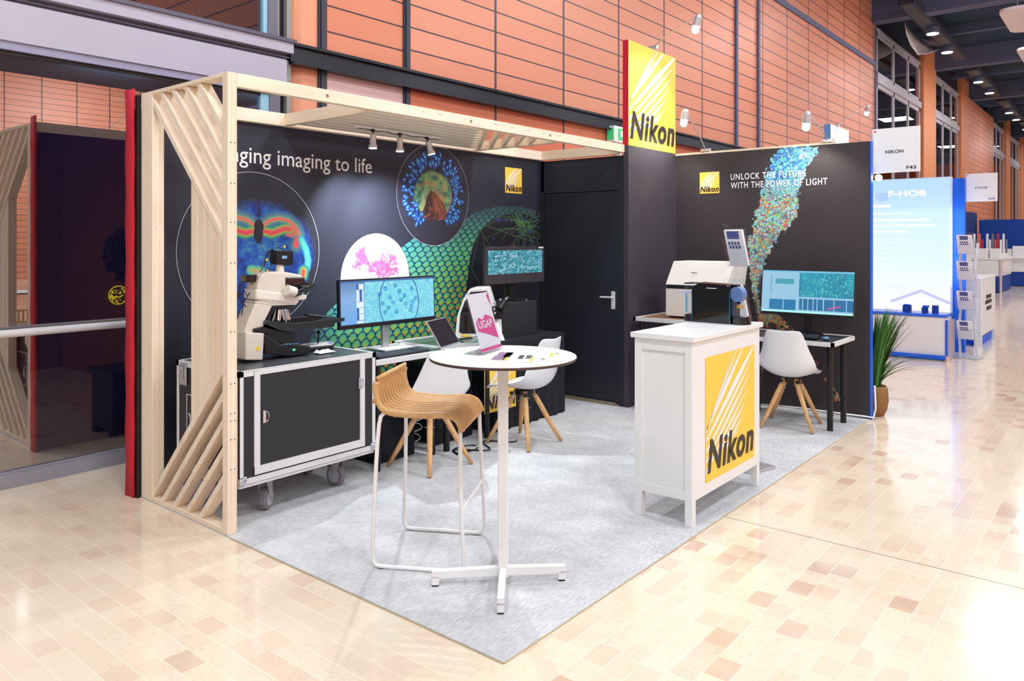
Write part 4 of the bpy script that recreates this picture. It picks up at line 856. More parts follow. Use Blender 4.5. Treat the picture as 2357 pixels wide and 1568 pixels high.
traced('turret_plate', ((575, 665), (618, 671), (650, 674), (693, 678), (691, 689), (640, 694), (575, 688)), .135, mat('ivory_light', (236, 230, 220), .4), bev=.01)
traced('ring_plate', ((575, 692), (672, 693), (671, 701), (615, 703), (576, 697)), .11, M_ivory, bev=.004)
traced('dark_cover', ((643, 637), (688, 637), (692, 655), (688, 664), (643, 664)), .126, M_gblk, bev=.008)
ey = MB()
for s_ in (-.032, .032):
    p = at(660, 668, 'y', YM - .07 + s_); q_ = at(679, 672, 'y', YM - .07 + s_)
    ey.cyl(p, q_, .034, .030, n=18)
mk('eyepiece_tube', ey, M_ivory, ms, world=True, smooth=False)
for s_, e0, e1 in ((-.10, (676, 674), (703, 662)), (-.03, (688, 669), (719, 655))):
    a = at(*e0, 'y', YM + s_); b = at(*e1, 'y', YM + s_); k = MB(); k.cyl(a, a.lerp(b, .55), .030, .033, n=20); k.cyl(a.lerp(b, .5), b, .026, .023, n=20); autosmooth(mk('eyepiece', k, M_gblk, ms, world=True))
pc = at(644, 626, 'y', YM); ct = at(646, 608, 'y', YM)
autosmooth(mk('camera_port', MB().cyl((pc.x, YM, pc.z - .01), (pc.x, YM, ct.z), .028, .022, n=24), mat('ivory_light', (236, 230, 220), .4), ms, world=True))
cm = ext(MB(), Q((629, 577), (668, 577), (668, 607), (660, 612), (634, 609), (629, 604)), -.035, .035); cmo = mk('camera', cm, M_blk, ms, world=True, bevel=.006)
lp = at(649, 589, 'y', YM - .0355); mk('label', MB().box(lp.x, lp.y - .001, lp.z - .018, lp.x + .035, lp.y, lp.z), mat('label_blue', (120, 180, 220), .5), cmo, world=True)
wr = MB()
def wire(pts, r=.0035, y=YM): wr.tube([at(a, b, 'y', y + (c if len(t_) > 2 else 0)) for t_ in pts for a, b, c in [(t_ + (0,))[:3]]], r, 6)
wire([(633, 572), (640, 570), (650, 573), (655, 577)], .003); wire([(630, 575), (620, 580), (614, 595), (608, 612), (596, 630)]); wire([(618, 577), (622, 600), (624, 612), (618, 622), (610, 626)]); wire([(628, 573), (615, 582), (610, 600), (600, 615)])
wire([(565, 645), (553, 655), (549, 675), (555, 695), (566, 706)]); wire([(582, 650), (580, 670), (570, 680), (560, 700), (556, 725)]); wire([(560, 648), (562, 668), (568, 680)], .0025); wire([(548, 770), (558, 768), (568, 760), (580, 752)], .0025)
mk('cable', wr, M_blk, ms, world=True)
fl = MB(); 
for p in ((655, 568), (614, 598), (616, 624)): q_ = at(*p, 'y', YM - .01); fl.blob(q_, (.008, .004, .01), n=8, k=5)
mk('cable_tag', fl, mat('tag_yellow', (236, 204, 60), .5), ms, world=True)
lpz = MB(); a = at(560, 642, 'y', YM); b = at(585, 642, 'y', YM); lpz.box(a.x, YM - .03, a.z - .022, b.x, YM + .03, a.z + .022); mk('lamp_arm', lpz, M_gblk, ms, world=True, bevel=.004)
b = at(592, 640, 'y', YM); autosmooth(mk('lamp_knob', MB().cyl((b.x - .02, YM - .02, b.z), (b.x + .03, YM - .02, b.z), .028, .02, n=20), M_ivory, ms, world=True))
traced('nosepiece', ((612, 703), (660, 700), (662, 711), (622, 712), (608, 735), (598, 735)), .11, M_blk)
ob = MB(); c = at(643, 716, 'y', YM)
for k in range(7):
    a = 2 * PI * k / 7 + .3; ob.cyl((c.x + .03 * math.cos(a), YM - .01 + .03 * math.sin(a), c.z + .01), (c.x + .05 * math.cos(a), YM - .01 + .05 * math.sin(a), c.z - .055), .020, .016, n=14); ob.cyl((c.x + .05 * math.cos(a), YM - .01 + .05 * math.sin(a), c.z - .055), (c.x + .052 * math.cos(a), YM - .01 + .052 * math.sin(a), c.z - .068), .012, .008, n=12)
autosmooth(mk('objective', ob, M_chrome, ms, world=True, label='ring of chrome objectives'))
traced('stage', ((594, 736), (660, 742), (772, 729), (772, 737), (750, 742), (748, 750), (660, 760), (620, 757), (592, 745)), .20, M_gblk, bev=.004)
traced('stage_rail', ((660, 735), (716, 729), (718, 724), (742, 727), (770, 730), (768, 733), (660, 742)), .05, M_blk, bev=.003, off=.06)
traced('focus_block', ((568, 755), (590, 750), (660, 765), (665, 770), (656, 790), (600, 790), (600, 768), (570, 766)), .15, M_blk)
lb_ = ext(MB(), Q((588, 765), (625, 790), (640, 785), (690, 793), (693, 800), (692, 822), (650, 822), (590, 812)), -.10, .06); mk('control_base', zfix(lb_, zb), M_blk, ms, world=True, bevel=.008)
cp_ = at(650, 786, 'y', YM - .02); autosmooth(mk('light_port', MB().cyl((cp_.x, YM - .02, cp_.z - .02), (cp_.x, YM - .02, cp_.z + .008), .045, n=28), M_gblk, ms, world=True))
ld = MB()
for k in range(7): q_ = at(656 + k * 5, 794 - k * .4, 'y', YM - .102); ld.box(q_.x, q_.y, q_.z, q_.x + .006, q_.y + .003, q_.z + .004)
q_ = at(674, 808, 'y', YM - .1025); ld.box(q_.x, q_.y, q_.z, q_.x + .018, q_.y + .003, q_.z + .012, mi=1); q_ = at(676, 803, 'y', YM - .1025); 
mk('indicator', ld, [mat('led_blue', (90, 170, 240), .4, emit=1.5), mat('led_green', (60, 230, 150), .4, emit=1.6)], ms, world=True)
q_ = at(590, 799, 'y', YM - .0915); mk('warning_label', MB().box(q_.x, q_.y, q_.z - .022, q_.x + .025, q_.y + .001, q_.z), mat('warn_yellow', (246, 214, 40), .5), ms, world=True)
# joystick controller beside it, and tissue
jc = empty('joystick_controller', 'white and black joystick controller lying on the flight case beside the microscope', 'controller', (.90, 2.36, ZT))
pr = [(-.10, -.05), (.06, -.075), (.11, -.03), (.11, .03), (-.02, .06), (-.10, .02)]
mk('lower_shell', MB().prism([(a, b, 0) for a, b in pr], (0, 0, .026)), M_blk, jc, bevel=.005); mk('upper_shell', MB().prism([(a * .97, b * .95, .026) for a, b in pr], (0, 0, .014)), M_white, jc, bevel=.005)
mk('joystick', MB().cyl((0, 0, .04), (0.005, 0, .10), .006, n=10).blob((.006, 0, .11), .014), M_blk, jc, smooth=True); mk('label', MB().box(.045, -.07, .041, .075, -.035, .0425), mat('label_blue2', (40, 100, 180), .5), jc)
ts = MB(); rr_ = random.Random(4)
for i in range(9):
    for j in range(9): ts.v.append((.83 + (i - 4) * .016 + rr_.uniform(-.004, .004), 2.20 + (j - 4) * .011 + rr_.uniform(-.004, .004), ZT + .004 + rr_.uniform(.0, .02) * (1 if 0 < i < 8 and 0 < j < 8 else .1)))
ts.f = [(i * 9 + j, (i + 1) * 9 + j, (i + 1) * 9 + j + 1, i * 9 + j + 1) for i in range(8) for j in range(8)]; ts.mi = [0] * 64
tag(mk('tissue', ts, M_paper, smooth=True), 'crumpled white tissue lying on the flight case', 'tissue')

# ---- lid tables (flight-case lids on black tubular legs)
def lid_table(label, x0, y0, x1, y1, z, legs, top=M_glasstop):
    t = empty('lid_table', label, 'table', ((x0 + x1) / 2, (y0 + y1) / 2, CZ), group='tables made of case lids on black legs')
    mk('top', MB().box(x0 + .006, y0 + .006, z - .012, x1 - .006, y1 - .006, z - .006), top, t, world=True)
    r = MB()
    for a, b, c, d in ((x0, y0, x1, y0 + .024), (x0, y1 - .024, x1, y1), (x0, y0, x0 + .024, y1), (x1 - .024, y0, x1, y1)): r.box(a, b, z - .034, c, d, z)
    mk('edging', r, M_alup, t, world=True)
    for (a, b) in legs: mk('leg', MB().cyl((a, b, CZ), (a, b, z - .012), .024, n=20), M_blk, t, world=True)
    return t
TZ = .795
lid_table('black-legged lid table with pale edging right of the flight case, under the wide monitor', 1.085, 2.055, 1.845, 2.61, TZ, ((1.27, 2.20), (1.80, 2.2), (1.15, 2.56), (1.80, 2.56)))
lid_table('black-legged lid table under the white scanner, left of the draped table', 1.87, 2.11, 2.47, 2.72, TZ, ((1.93, 2.18), (2.41, 2.2), (1.93, 2.66), (2.41, 2.66)))
# ---- wide monitor
def monitor(label, o, ux, wd, ht, tilt, neck_to, fn, nu, nv, bez=.012, chin=.028, back=.03, stand=None, mcol=M_blk, uz=(0, 0, 1), nm=VS):
    """o lower-left corner of the face, ux unit vector along its width; the face looks along n = uz x -ux"""
    ux = Vector(ux).normalized(); n_ = Vector((ux.y, -ux.x, 0)); uz = (Vector((0, 0, 1)) * math.cos(tilt) - n_ * math.sin(tilt)).normalized(); nn = ux.cross(uz).normalized()
    if nn.dot(n_) < 0: nn = -nn
    o = Vector(o); c = o + ux * wd / 2
    t = empty('monitor', label, 'monitor', (c.x, c.y, neck_to))
    mk('housing', MB().prism([o, o + ux * wd, o + ux * wd + uz * ht, o + uz * ht], -nn * back), mcol, t, world=True, bevel=.004)
    so = o + ux * bez + uz * chin + nn * .0012
    paint('screen', so, ux * (wd - 2 * bez), uz * (ht - chin - bez), nu, nv, fn, nm, t)
    m = o + ux * wd * .5 + uz * ht * .35 - nn * (back + .012)
    return t, m, ux, nn, uz
def scr_cells(U_, V_):
    asp = 2.6; x = U_ * asp; y = V_; col = ramp(fbm(x, y, 34, 2) * .6 + fbm(x, y, 70, 7) * .4, [(.2, (70, 170, 210)), (.5, (120, 214, 232)), (.8, (190, 244, 248))])
    L = .62; d = np.hypot((x - 1.56) / .56, (y - .45) / .74)
    ins = d < 1; c2 = ramp(fbm(x, y, 22, 5) * .7 + fbm(x, y, 60, 7) * .3, [(.2, (90, 196, 226)), (.5, (126, 218, 238)), (.8, (176, 238, 244))]); col[ins] = c2[ins]
    rr_ = np.random.default_rng(5)
    for sx_, sy_ in ((665, 260), (795, 220), (850, 310), (720, 400), (915, 385), (1020, 285), (1080, 435), (1030, 490), (620, 480), (930, 515), (1010, 560), (700, 555), (805, 625), (590, 340), (1000, 620), (655, 620), (760, 480), (870, 450)):
        cx_, cy_ = (sx_ - 105) / 1235 * 2.6, 1 - (sy_ - 120) / 640; dd = np.hypot(x - cx_, y - cy_); al = (np.clip(1 - np.abs(dd - .034) / .034, 0, 1) * .85 * (.5 + fbm(x, y, 30, 4)))[:, None]; col = col * (1 - al) + np.array([30, 136, 196]) / 255 * al
    ed = np.clip(1 - np.abs(d - 1) * 26, 0, 1)[:, None]; col = col * (1 - ed) + np.array([40, 80, 160]) / 255 * ed
    side = x < L; s_ = ramp(V_, [(0, (110, 170, 230)), (.6, (130, 176, 226)), (1, (90, 130, 180))]); col[side] = s_[side]
    for r0, r1, pat in ((.80, .92, 'bw'), (.655, .79, 'wbw'), (.52, .645, 'wbw'), (.385, .505, 'w'), (.245, .37, 'bw'), (.10, .23, 'bw'), (.02, .075, 'w')):
        m = (x > .40) & (x < .585) & (y > r0) & (y < r1); t = (x - .40) / .185; w_ = np.ones(len(x), bool)
        if pat == 'bw': w_ = t > .36
        if pat == 'wbw': w_ = (t < .44) | (t > .80)
        col[m & w_] = np.array([226, 240, 252]) / 255; col[m & ~w_] = np.array([26, 104, 176]) / 255
    tp = y > .955; col[tp] = np.array([60, 110, 170]) / 255; bt = y < .015; col[bt] = np.array([30, 70, 120]) / 255
    return col, None
a = at(782, 761, 'y', 2.42); b = at(1002, 742, 'y', 2.42); tl = at(778, 645, 'y', 2.42)
t, m, ux, nn, uz = monitor('wide monitor showing a round cyan cell, on the lid table beside the microscope', a, (b - a) * Vector((1, 1, 0)), (b - a).length, tl.z - a.z, R(2), TZ, scr_cells, 340, 130)
mk('neck', MB().prism([(m.x - .032 + .0, m.y, TZ), (m.x + .032, m.y, TZ), (m.x + .032, m.y, m.z + .06), (m.x - .032, m.y, m.z + .06)], (0, .03, 0)), M_alu, t, world=True, bevel=.004)
mk('foot', MB().box(m.x - .13, m.y - .14, TZ, m.x + .13, m.y + .08, TZ + .012), M_white, t, world=True, bevel=.004)
def keyboard(label, loc, rz, wd=.44, dp=.15, rows=5, cols=19):
    t = empty('keyboard', label, 'keyboard', loc, rz); mk('case', MB().prism([(-wd / 2, -dp / 2, 0), (-wd / 2, dp / 2, 0), (-wd / 2, dp / 2, .022), (-wd / 2, -dp / 2, .012)], (wd, 0, 0)), M_blk, t, bevel=.002)
    k = MB(); s_ = wd / (cols + .6)
    for i in range(cols):
        for j in range(rows):
            if i in (14,) : continue
            x = -wd / 2 + s_ * (i + .3); y = -dp / 2 + dp * (j + .3) / (rows + .5); k.box(x + .0015, y + .0015, .012 + .01 * (y + dp / 2) / dp, x + s_ - .0015, y + dp / (rows + .5) - .002, .0165 + .01 * (y + dp / 2) / dp)
    mk('keys', k, mat('key_grey', (58, 66, 76), .4), t); return t
keyboard('black keyboard on the lid table below the wide monitor', (1.43, 2.15, TZ), R(2), .48, .13)
# laptop seen from behind the lid, standing open
lt = empty('laptop', 'thin open laptop with dark lid on the lid table right of the wide monitor', 'laptop', (1.78, 2.28, TZ), R(0))
a = at(1014, 801, 'z', TZ + .012); b = at(1052, 790, 'z', TZ + .012); ux_ = (b - a).normalized() * .32; 
pa = Vector((1.87, 2.185, TZ + .012)); pa = at(1013, 803, 'z', TZ + .012); hz = at(1050, 788, 'y', 2.52)
A0 = at(1013, 802, 'x', 1.76); 
A0 = at(1013, 802, 'z', TZ + .014); B0 = at(1052, 790, 'z', TZ + .014); B0 = A0 + (B0 - A0).normalized() * .34; dz = Vector((-.075, .075, .195))
lidp = [A0, B0, B0 + dz, A0 + dz]
nl = (B0 - A0).cross(dz).normalized()
mk('lid', MB().prism(lidp, nl * .006), M_alu, lt, world=True, bevel=.002); 
in_ = [A0.lerp(B0 + dz, .03), B0.lerp(A0 + dz, .03), (B0 + dz).lerp(A0, .03), (A0 + dz).lerp(B0, .03)]
sgn = -1 if nl.dot(CAM - A0) < 0 else 1
off = nl * (.0068 if sgn > 0 else -.0008)
mk('lid_screen', MB().add([p + off for p in in_], [(0, 1, 2, 3)]), mat('screen_off', (44, 38, 44), .12, coat=.5), lt, world=True)
bd = Vector((.16, -.15, 0)); bd = Vector((.15, -.18, 0))
mk('base', MB().prism([A0 - Vector((0, 0, .012)), B0 - Vector((0, 0, .012)), B0 + Vector((.10, -.16, -.012)), A0 + Vector((.10, -.16, -.012))], (0, 0, .011)), M_alu, lt, world=True, bevel=.003)
for k, (x, y, rz) in enumerate(((1.62, 2.40, .3), (1.72, 2.46, -.2))):
    tag(mk('paper_sheet', MB().box(-.075, -.10, 0, .075, .10, .0015), M_paper), ['white sheet of paper on the lid table near the monitor foot', 'white sheet of paper on the lid table beside the laptop'][k], 'paper', 'sheets on the lid table').location = (x, y, TZ); 
    o_ = [o for o in COL.objects if o.name.startswith('paper_sheet')][-1]; o_.rotation_euler = (0, 0, rz)

# white slide scanner with dark window
sc_ = empty('slide_scanner', 'white desktop scanner with a dark rounded window, behind the pink leaflet holder', 'scanner', (2.2, 2.45, TZ))
YS = 2.38
so = Q((1047, 790), (1052, 730), (1066, 690), (1080, 666), (1098, 661), (1128, 660), (1140, 700), (1152, 712), (1156, 790), y=YS); mbs = MB().prism(so, (math.cos(YAW) * .15, math.sin(YAW) * .15, 0)); zfix(mbs, TZ); 
mbs.v = [(a, b, TZ + .001 if c < TZ + .03 else c) for a, b, c in mbs.v]
mk('body', mbs, M_white, sc_, world=True, bevel=.012, seg=3)
wi = Q((1057, 764), (1060, 722), (1070, 694), (1084, 672), (1120, 670), (1132, 712), (1136, 764), (1128, 768), (1064, 768), y=YS - .003); mk('window', ext(MB(), wi, -.004, .004), M_gblk, sc_, world=True, bevel=.003)
wi = Q((1062, 770), (1082, 771), (1082, 776), (1062, 775), y=YS - .003); mk('label', ext(MB(), wi, -.002, .003), mat('label_yellow', (238, 200, 60), .5), sc_, world=True)
wi = Q((1094, 662), (1118, 661), (1118, 665), (1094, 666), y=YS - .004); mk('light_bar', ext(MB(), wi, -.002, .003), mat('glow_white', (250, 250, 255), .4, emit=1.2), sc_, world=True)

# ---- draped table with logo, pedestal and second monitor
dt = empty('draped_table', 'table draped to the floor in black cloth with a yellow logo on its front', 'table', (2.95, 2.52, CZ))
dm = MB(); pts = []
x0, x1, y0, y1 = 2.54, 3.54, 2.24, 2.76; per = []
nseg = 130
def rr_at(s_):
    P_ = [(x0, y1), (x0, y0), (x1, y0), (x1, y1)]; L = [y1 - y0, x1 - x0, y1 - y0]; s_ *= sum(L)
    for i in range(3):
        if s_ <= L[i] or i == 2: f_ = min(1, s_ / L[i]); return P_[i][0] + (P_[i + 1][0] - P_[i][0]) * f_, P_[i][1] + (P_[i + 1][1] - P_[i][1]) * f_
        s_ -= L[i]
for i in range(nseg + 1):
    s_ = i / nseg; x, y = rr_at(s_); fold = .012 * math.sin(s_ * 95) + .008 * math.sin(s_ * 41)
    for j, z in enumerate((.745, .6, .35, CZ + .01)):
        f_ = fold * (0, .5, 1, 1.4)[j]; cx_, cy_ = (x0 + x1) / 2, (y0 + y1) / 2; d = Vector((x - cx_, y - cy_, 0)).normalized(); dm.v.append((x + d.x * f_, y + d.y * f_, z))
dm.f = [(i * 4 + j, i * 4 + j + 1, (i + 1) * 4 + j + 1, (i + 1) * 4 + j) for i in range(nseg) for j in range(3)]; dm.mi = [0] * len(dm.f)
dm.add([(x0, y0, .745), (x1, y0, .745), (x1, y1, .745), (x0, y1, .745)], [(0, 1, 2, 3)])
mk('drape', dm, M_cloth, dt, world=True, smooth=True); mk('tabletop', MB().box(x0 + .01, y0 + .01, .715, x1 - .01, y1 - .01, .743), M_mblk, dt, world=True)
a = at(1114, 857, 'y', 2.2); logo(dt, (a.x, 2.198, .20), (1, 0, 0), (0, 0, 1), .40, .40, (0, -1, 0))
pd = empty('pedestal_box', 'black square pedestal box standing on the draped table below the small monitor', 'pedestal', (3.08, 2.58, .745))
a = at(1168, 706, 'y', 2.40)
mk('box', MB().box(2.85, 2.40, .746, 3.33, 2.74, 1.045), M_mblk, pd, world=True, bevel=.003); mk('knob', MB().cyl((3.25, 2.46, 1.045), (3.25, 2.46, 1.058), .012, n=14), M_chrome, pd, world=True)
def scr_tissue(U_, V_):
    x = U_ * 1.7; y = V_; sz = np.where(x < .55, 15, 23); d1, d2, i1 = cells(x, y, 11, 3); e1, e2, i2 = cells(x, y, 17, 4); g1, g2, i3 = cells(x, y, 25, 6)
    k = np.hypot(x - 1.3, y - .68); A = (x < .52); B = k < .32
    p1 = np.where(A, d1, np.where(B, g1, e1)); p2 = np.where(A, d2, np.where(B, g2, e2)); ii = np.where(A, i1, np.where(B, i3, i2)); edge = np.clip((p2 - p1) * 4, 0, 1)
    col = ramp(ii, [(0, (30, 130, 150)), (.35, (40, 160, 176)), (.7, (110, 190, 214)), (1, (170, 214, 232))]) * (.45 + .55 * edge[:, None])
    ln = np.clip(1 - np.abs(x - .56 + .02 * y) / .03, 0, 1)[:, None] * .6; col = col * (1 - ln) + np.array([110, 140, 170]) / 255 * ln
    return col, None
a = at(1117, 657, 'y', 2.56); b = at(1253, 653, 'y', 2.56); tl = at(1115, 568, 'y', 2.56)
t, m, ux, nn, uz = monitor('small square-cornered monitor showing blue-green tissue cells, above the pedestal box', a, (b - a) * Vector((1, 1, 0)), (b - a).length, tl.z - a.z, 0, 1.045, scr_tissue, 220, 125, bez=.035, chin=.09, mcol=mat('monitor_grey', (58, 54, 60), .45))
mk('neck', MB().box(m.x - .05, m.y - .004, 1.06, m.x + .05, m.y + .04, m.z + .08), M_blk, t, world=True); mk('foot', MB().box(m.x - .11, m.y - .12, 1.0455, m.x + .11, m.y + .07, 1.062), M_blk, t, world=True, bevel=.004)
mk('power_label', MB().box(b.x - .09, 2.5585, tl.z - .02, b.x - .02, 2.5595, tl.z - .008), M_paper, t, world=True)
# stereo microscope
sm = empty('stereo_microscope', 'small black stereo microscope on a white base beside the pedestal box', 'microscope', (2.62, 2.42, .746))
mk('base', MB().prism([(2.56, 2.28, .747), (2.74, 2.28, .747), (2.72, 2.34, .90), (2.60, 2.34, .90)], (0, .16, 0)), M_white, sm, world=True, bevel=.006)
sy = 2.34
mk('column', ext(MB(), Q((1139, 735), (1157, 735), (1160, 716), (1158, 700), (1142, 706), (1134, 720), y=sy), 0, .08), M_blk, sm, world=True, bevel=.004)
hd = MB()
for s_ in (0, .065):
    p = at(1148, 712, 'y', sy + s_); q_ = at(1160, 694, 'y', sy + s_); hd.cyl(p, q_, .032, .022, n=18); hd.cyl(q_, at(1168, 686, 'y', sy + s_), .020, .024, n=18)
autosmooth(mk('eyepiece', hd, M_blk, sm, world=True)); kb_ = MB()
for p in ((1139, 698), (1137, 712), (1139, 721), (1152, 690), (1165, 688), (1157, 702)): q_ = at(*p, 'y', sy - .012); kb_.blob(q_, .012, n=12, k=7)
mk('knob', kb_, M_chrome, sm, world=True, smooth=True)
cb = MB(); cb.tube([(2.12 + .02 * math.sin(i), 2.3 - .01 * i + .05 * math.sin(i * 1.1), .808 + .006 * math.sin(i * 2)) for i in range(10)], .005, 6)
tag(mk('desk_cable', cb, M_blk), 'black cable lying on the lid table in front of the white scanner', 'cable')
fcb = MB(); c = at(1105, 1030, 'z', .015)
fcb.tube([(c.x - .25 + .028 * i, c.y + .10 * math.sin(i * .55), CZ + .006) for i in range(22)], .006, 6); fcb.tube([(c.x - .1 + .12 * math.cos(i * .5), c.y + .07 * math.sin(i * .5) + .06, CZ + .006) for i in range(12)], .005, 6)
tag(mk('floor_cable', fcb, M_blk), 'loose black power cable looping over the carpet below the tables', 'cable')
cf = MB(); c = Vector((1.84, 2.42, 0)); cf.tube([(c.x + .02 * math.cos(i * .8) * (1 + i * .1), c.y + .03 * math.sin(i * .8) * (1 + .05 * i), CZ + .012 + .01 * i) for i in range(24)], .004, 6)
tag(mk('white_cable', cf, M_white), 'coiled white cable behind the legs of the nearest white chair', 'cable')
bc = empty('case_stack', 'black cloth covered crate on the floor under the lid tables', 'crate', (1.55, 2.5, CZ)); mk('crate', MB().box(1.35, 2.30, CZ, 1.72, 2.70, .44), M_cloth, bc, world=True, bevel=.01); mk('lid', MB().box(1.34, 2.29, .44, 1.73, 2.71, .47), M_mblk, bc, world=True, bevel=.005)
bc = empty('case_stack', 'second black cloth covered crate, beneath the white scanner', 'crate', (2.2, 2.5, CZ)); mk('crate', MB().box(1.98, 2.34, CZ, 2.40, 2.70, .60), M_cloth, bc, world=True, bevel=.01); mk('lid', MB().box(1.97, 2.33, .60, 2.41, 2.71, .63), M_mblk, bc, world=True, bevel=.005)

# ---- white shell chairs
def make_chair(label):
    t = empty('shell_chair', label, 'chair', group='white shell chairs with wooden legs')
    prof = [(.235, .425), (.215, .447), (.15, .452), (.05, .440), (-.06, .432), (-.14, .440), (-.195, .475), (-.225, .54), (-.245, .62), (-.262, .71), (-.278, .79), (-.285, .835)]
    hw = [.185, .205, .228, .238, .240, .238, .235, .225, .205, .182, .160, .140]
    lift = [.0, .005, .02, .045, .075, .095, .10, .06, .02, .0, -.0, -.012]; fwd = [0, 0, 0, 0, 0, .0, .03, .06, .07, .06, .045, .03]
    nu = 9; m = MB()
    for (y, z), w_, l, f_ in zip(prof, hw, lift, fwd):
        for i in range(nu):
            u = -1 + 2 * i / (nu - 1); a = abs(u) ** 2.4; m.v.append((u * w_, y + f_ * a, z + l * a + (.018 * (math.cos(u * PI) * -.5 - .5 + 1) if z > .82 else 0)))
    m.f = [(i * nu + j, i * nu + j + 1, (i + 1) * nu + j + 1, (i + 1) * nu + j) for i in range(len(prof) - 1) for j in range(nu - 1)]; m.mi = [0] * len(m.f)
    s_ = mk('shell', m, M_shell, t, smooth=True, solid=.012, sub=2)
    mk('seat_bracket', MB().cyl((0, 0, .385), (0, 0, .418), .075, n=20).bar((-.08, -.08, .39), (.08, .08, .39), .03, .02).bar((-.08, .08, .39), (.08, -.08, .39), .03, .02), M_blk, t)
    for sx in (-1, 1):
        for sy in (-1, 1):
            l = MB(); l.tube([(sx * .045, sy * .045, .408), (sx * .10, sy * .10, .27), (sx * .155, sy * .155, .13), (sx * .208, sy * .208, .006)], [.019, .021, .018, .013], 14); lo = mk('leg', l, WLEG, t, smooth=True)
            b_ = MB()
            for q_ in (.30, .365): k = (.408 - q_) / .408 * .163 + .045; b_.cyl((sx * k - sy * .022, sy * k + sx * .022, q_), (sx * k - sy * .018, sy * k + sx * .018, q_), .006, n=10); b_.cyl((sx * k + sy * .022, sy * k - sx * .022, q_), (sx * k + sy * .018, sy * k - sx * .018, q_), .006, n=10)
            mk('screw', b_, M_chrome, lo)
    return t, s_
def place_chair(root, x, y, leg_rz, face_rz):
    root.location = (x, y, CZ); root.rotation_euler = (0, 0, leg_rz)
    for c in root.children:
        if c.name.startswith('shell'): c.rotation_euler = (0, 0, face_rz - leg_rz)
ch1, _ = make_chair('white shell chair with wooden legs at the monitor table, behind the rattan stool')
ch2 = copy_tree(ch1); ch2['label'] = 'white shell chair with wooden legs in the middle, turned toward the draped table'
ch3 = copy_tree(ch1); ch3['label'] = 'white shell chair with wooden legs at the right desk, behind the white cabinet'
place_chair(ch1, 1.59, 2.06 - .05, R(0), R(-16)); place_chair(ch2, 2.49, 1.88, R(0), R(4)); place_chair(ch3, 4.35, .45, R(9), R(-84))

# ---- rattan bar stool
rs = empty('bar_stool', 'rattan bar stool with low back and white sled legs beside the bar table', 'stool', (.555, .95, CZ), R(-60.5) + R(0))
# local: +x = front, +y = left/away.  widths
pf = [(-.205, .915), (-.215, .885), (-.212, .84), (-.195, .79), (-.16, .762), (-.10, .752), (.0, .748), (.09, .752), (.15, .752), (.19, .735), (.210, .70), (.214, .68)]
def smooth_path(p, n=4):
    o = []
    for i in range(len(p) - 1):
        p0 = p[max(i - 1, 0)]; p1 = p[i]; p2 = p[i + 1]; p3 = p[min(i + 2, len(p) - 1)]
        for k in range(n):
            t = k / n; o.append(tuple(.5 * (2 * b + (c - a) * t + (2 * a - 5 * b + 4 * c - d) * t * t + (-a + 3 * b - 3 * c + d) * t ** 3) for a, b, c, d in zip(p0, p1, p2, p3)))
    o.append(tuple(p[-1])); return o
pfs = smooth_path(pf)
cn = MB(); NW = 12
for i in range(NW):
    y = -.205 + .41 * i / (NW - 1); top = .0 if 0 < i < NW - 1 else -.01
    path = [(x, y, z - .012 * abs(i - 6) / 6 * (1 if x < .1 else 0) + (.0)) for x, z in pfs]
    cn.tube(path, .0095, 8)
mk('cane_seat', cn, M_rattan, rs, smooth=True)
fm = MB(); 
for y in (-.222, .222): fm.tube([(x, y, z - .008) for x, z in pfs[2:]], .015, 10)
fm.tube([(.21, y, .675) for y in (-.22, -.1, .1, .22)], .012, 8); fm.tube([(-.225, y, .80) for y in (-.22, 0, .22)], .012, 8); fm.tube([(-.208, y, .912) for y in (-.215, 0, .215)], .011, 8)
for x in (-.12, .02, .14): fm.tube([(x, y, .733) for y in (-.22, 0, .22)], .008, 8)
mk('cane_frame', fm, M_rattan, rs, smooth=True)
lw = MB()
legs_ = {}
for s_, nm in ((-1, 'a'), (1, 'b')):
    yb, yt = s_ * .245, s_ * .212
    P_ = [(-.175, yt, .742), (-.20, yt + s_ * .005, .69), (-.212, yb - s_ * .005, .40), (-.222, yb, .08), (-.215, yb, .03), (-.185, yb, .011), (0, yb, .011), (.185, yb, .011), (.222, yb, .03), (.228, yb, .08), (.212, yb - s_ * .01, .40), (.205, yt, .69)]
    mk('sled_leg', MB().tube(smooth_path(P_, 3), .010, 10), M_wmetal, rs, smooth=True)
mk('footrest', MB().tube([(.218, -.238, .30), (.218, 0, .30), (.218, .238, .30)], .009, 10), M_wmetal, rs, smooth=True)
mk('glide', MB().box(-.19, -.255, 0, -.165, -.235, .006).box(.165, -.255, 0, .19, -.235, .006).box(-.19, .235, 0, -.165, .255, .006).box(.165, .235, 0, .19, .255, .006), M_acryl, rs)

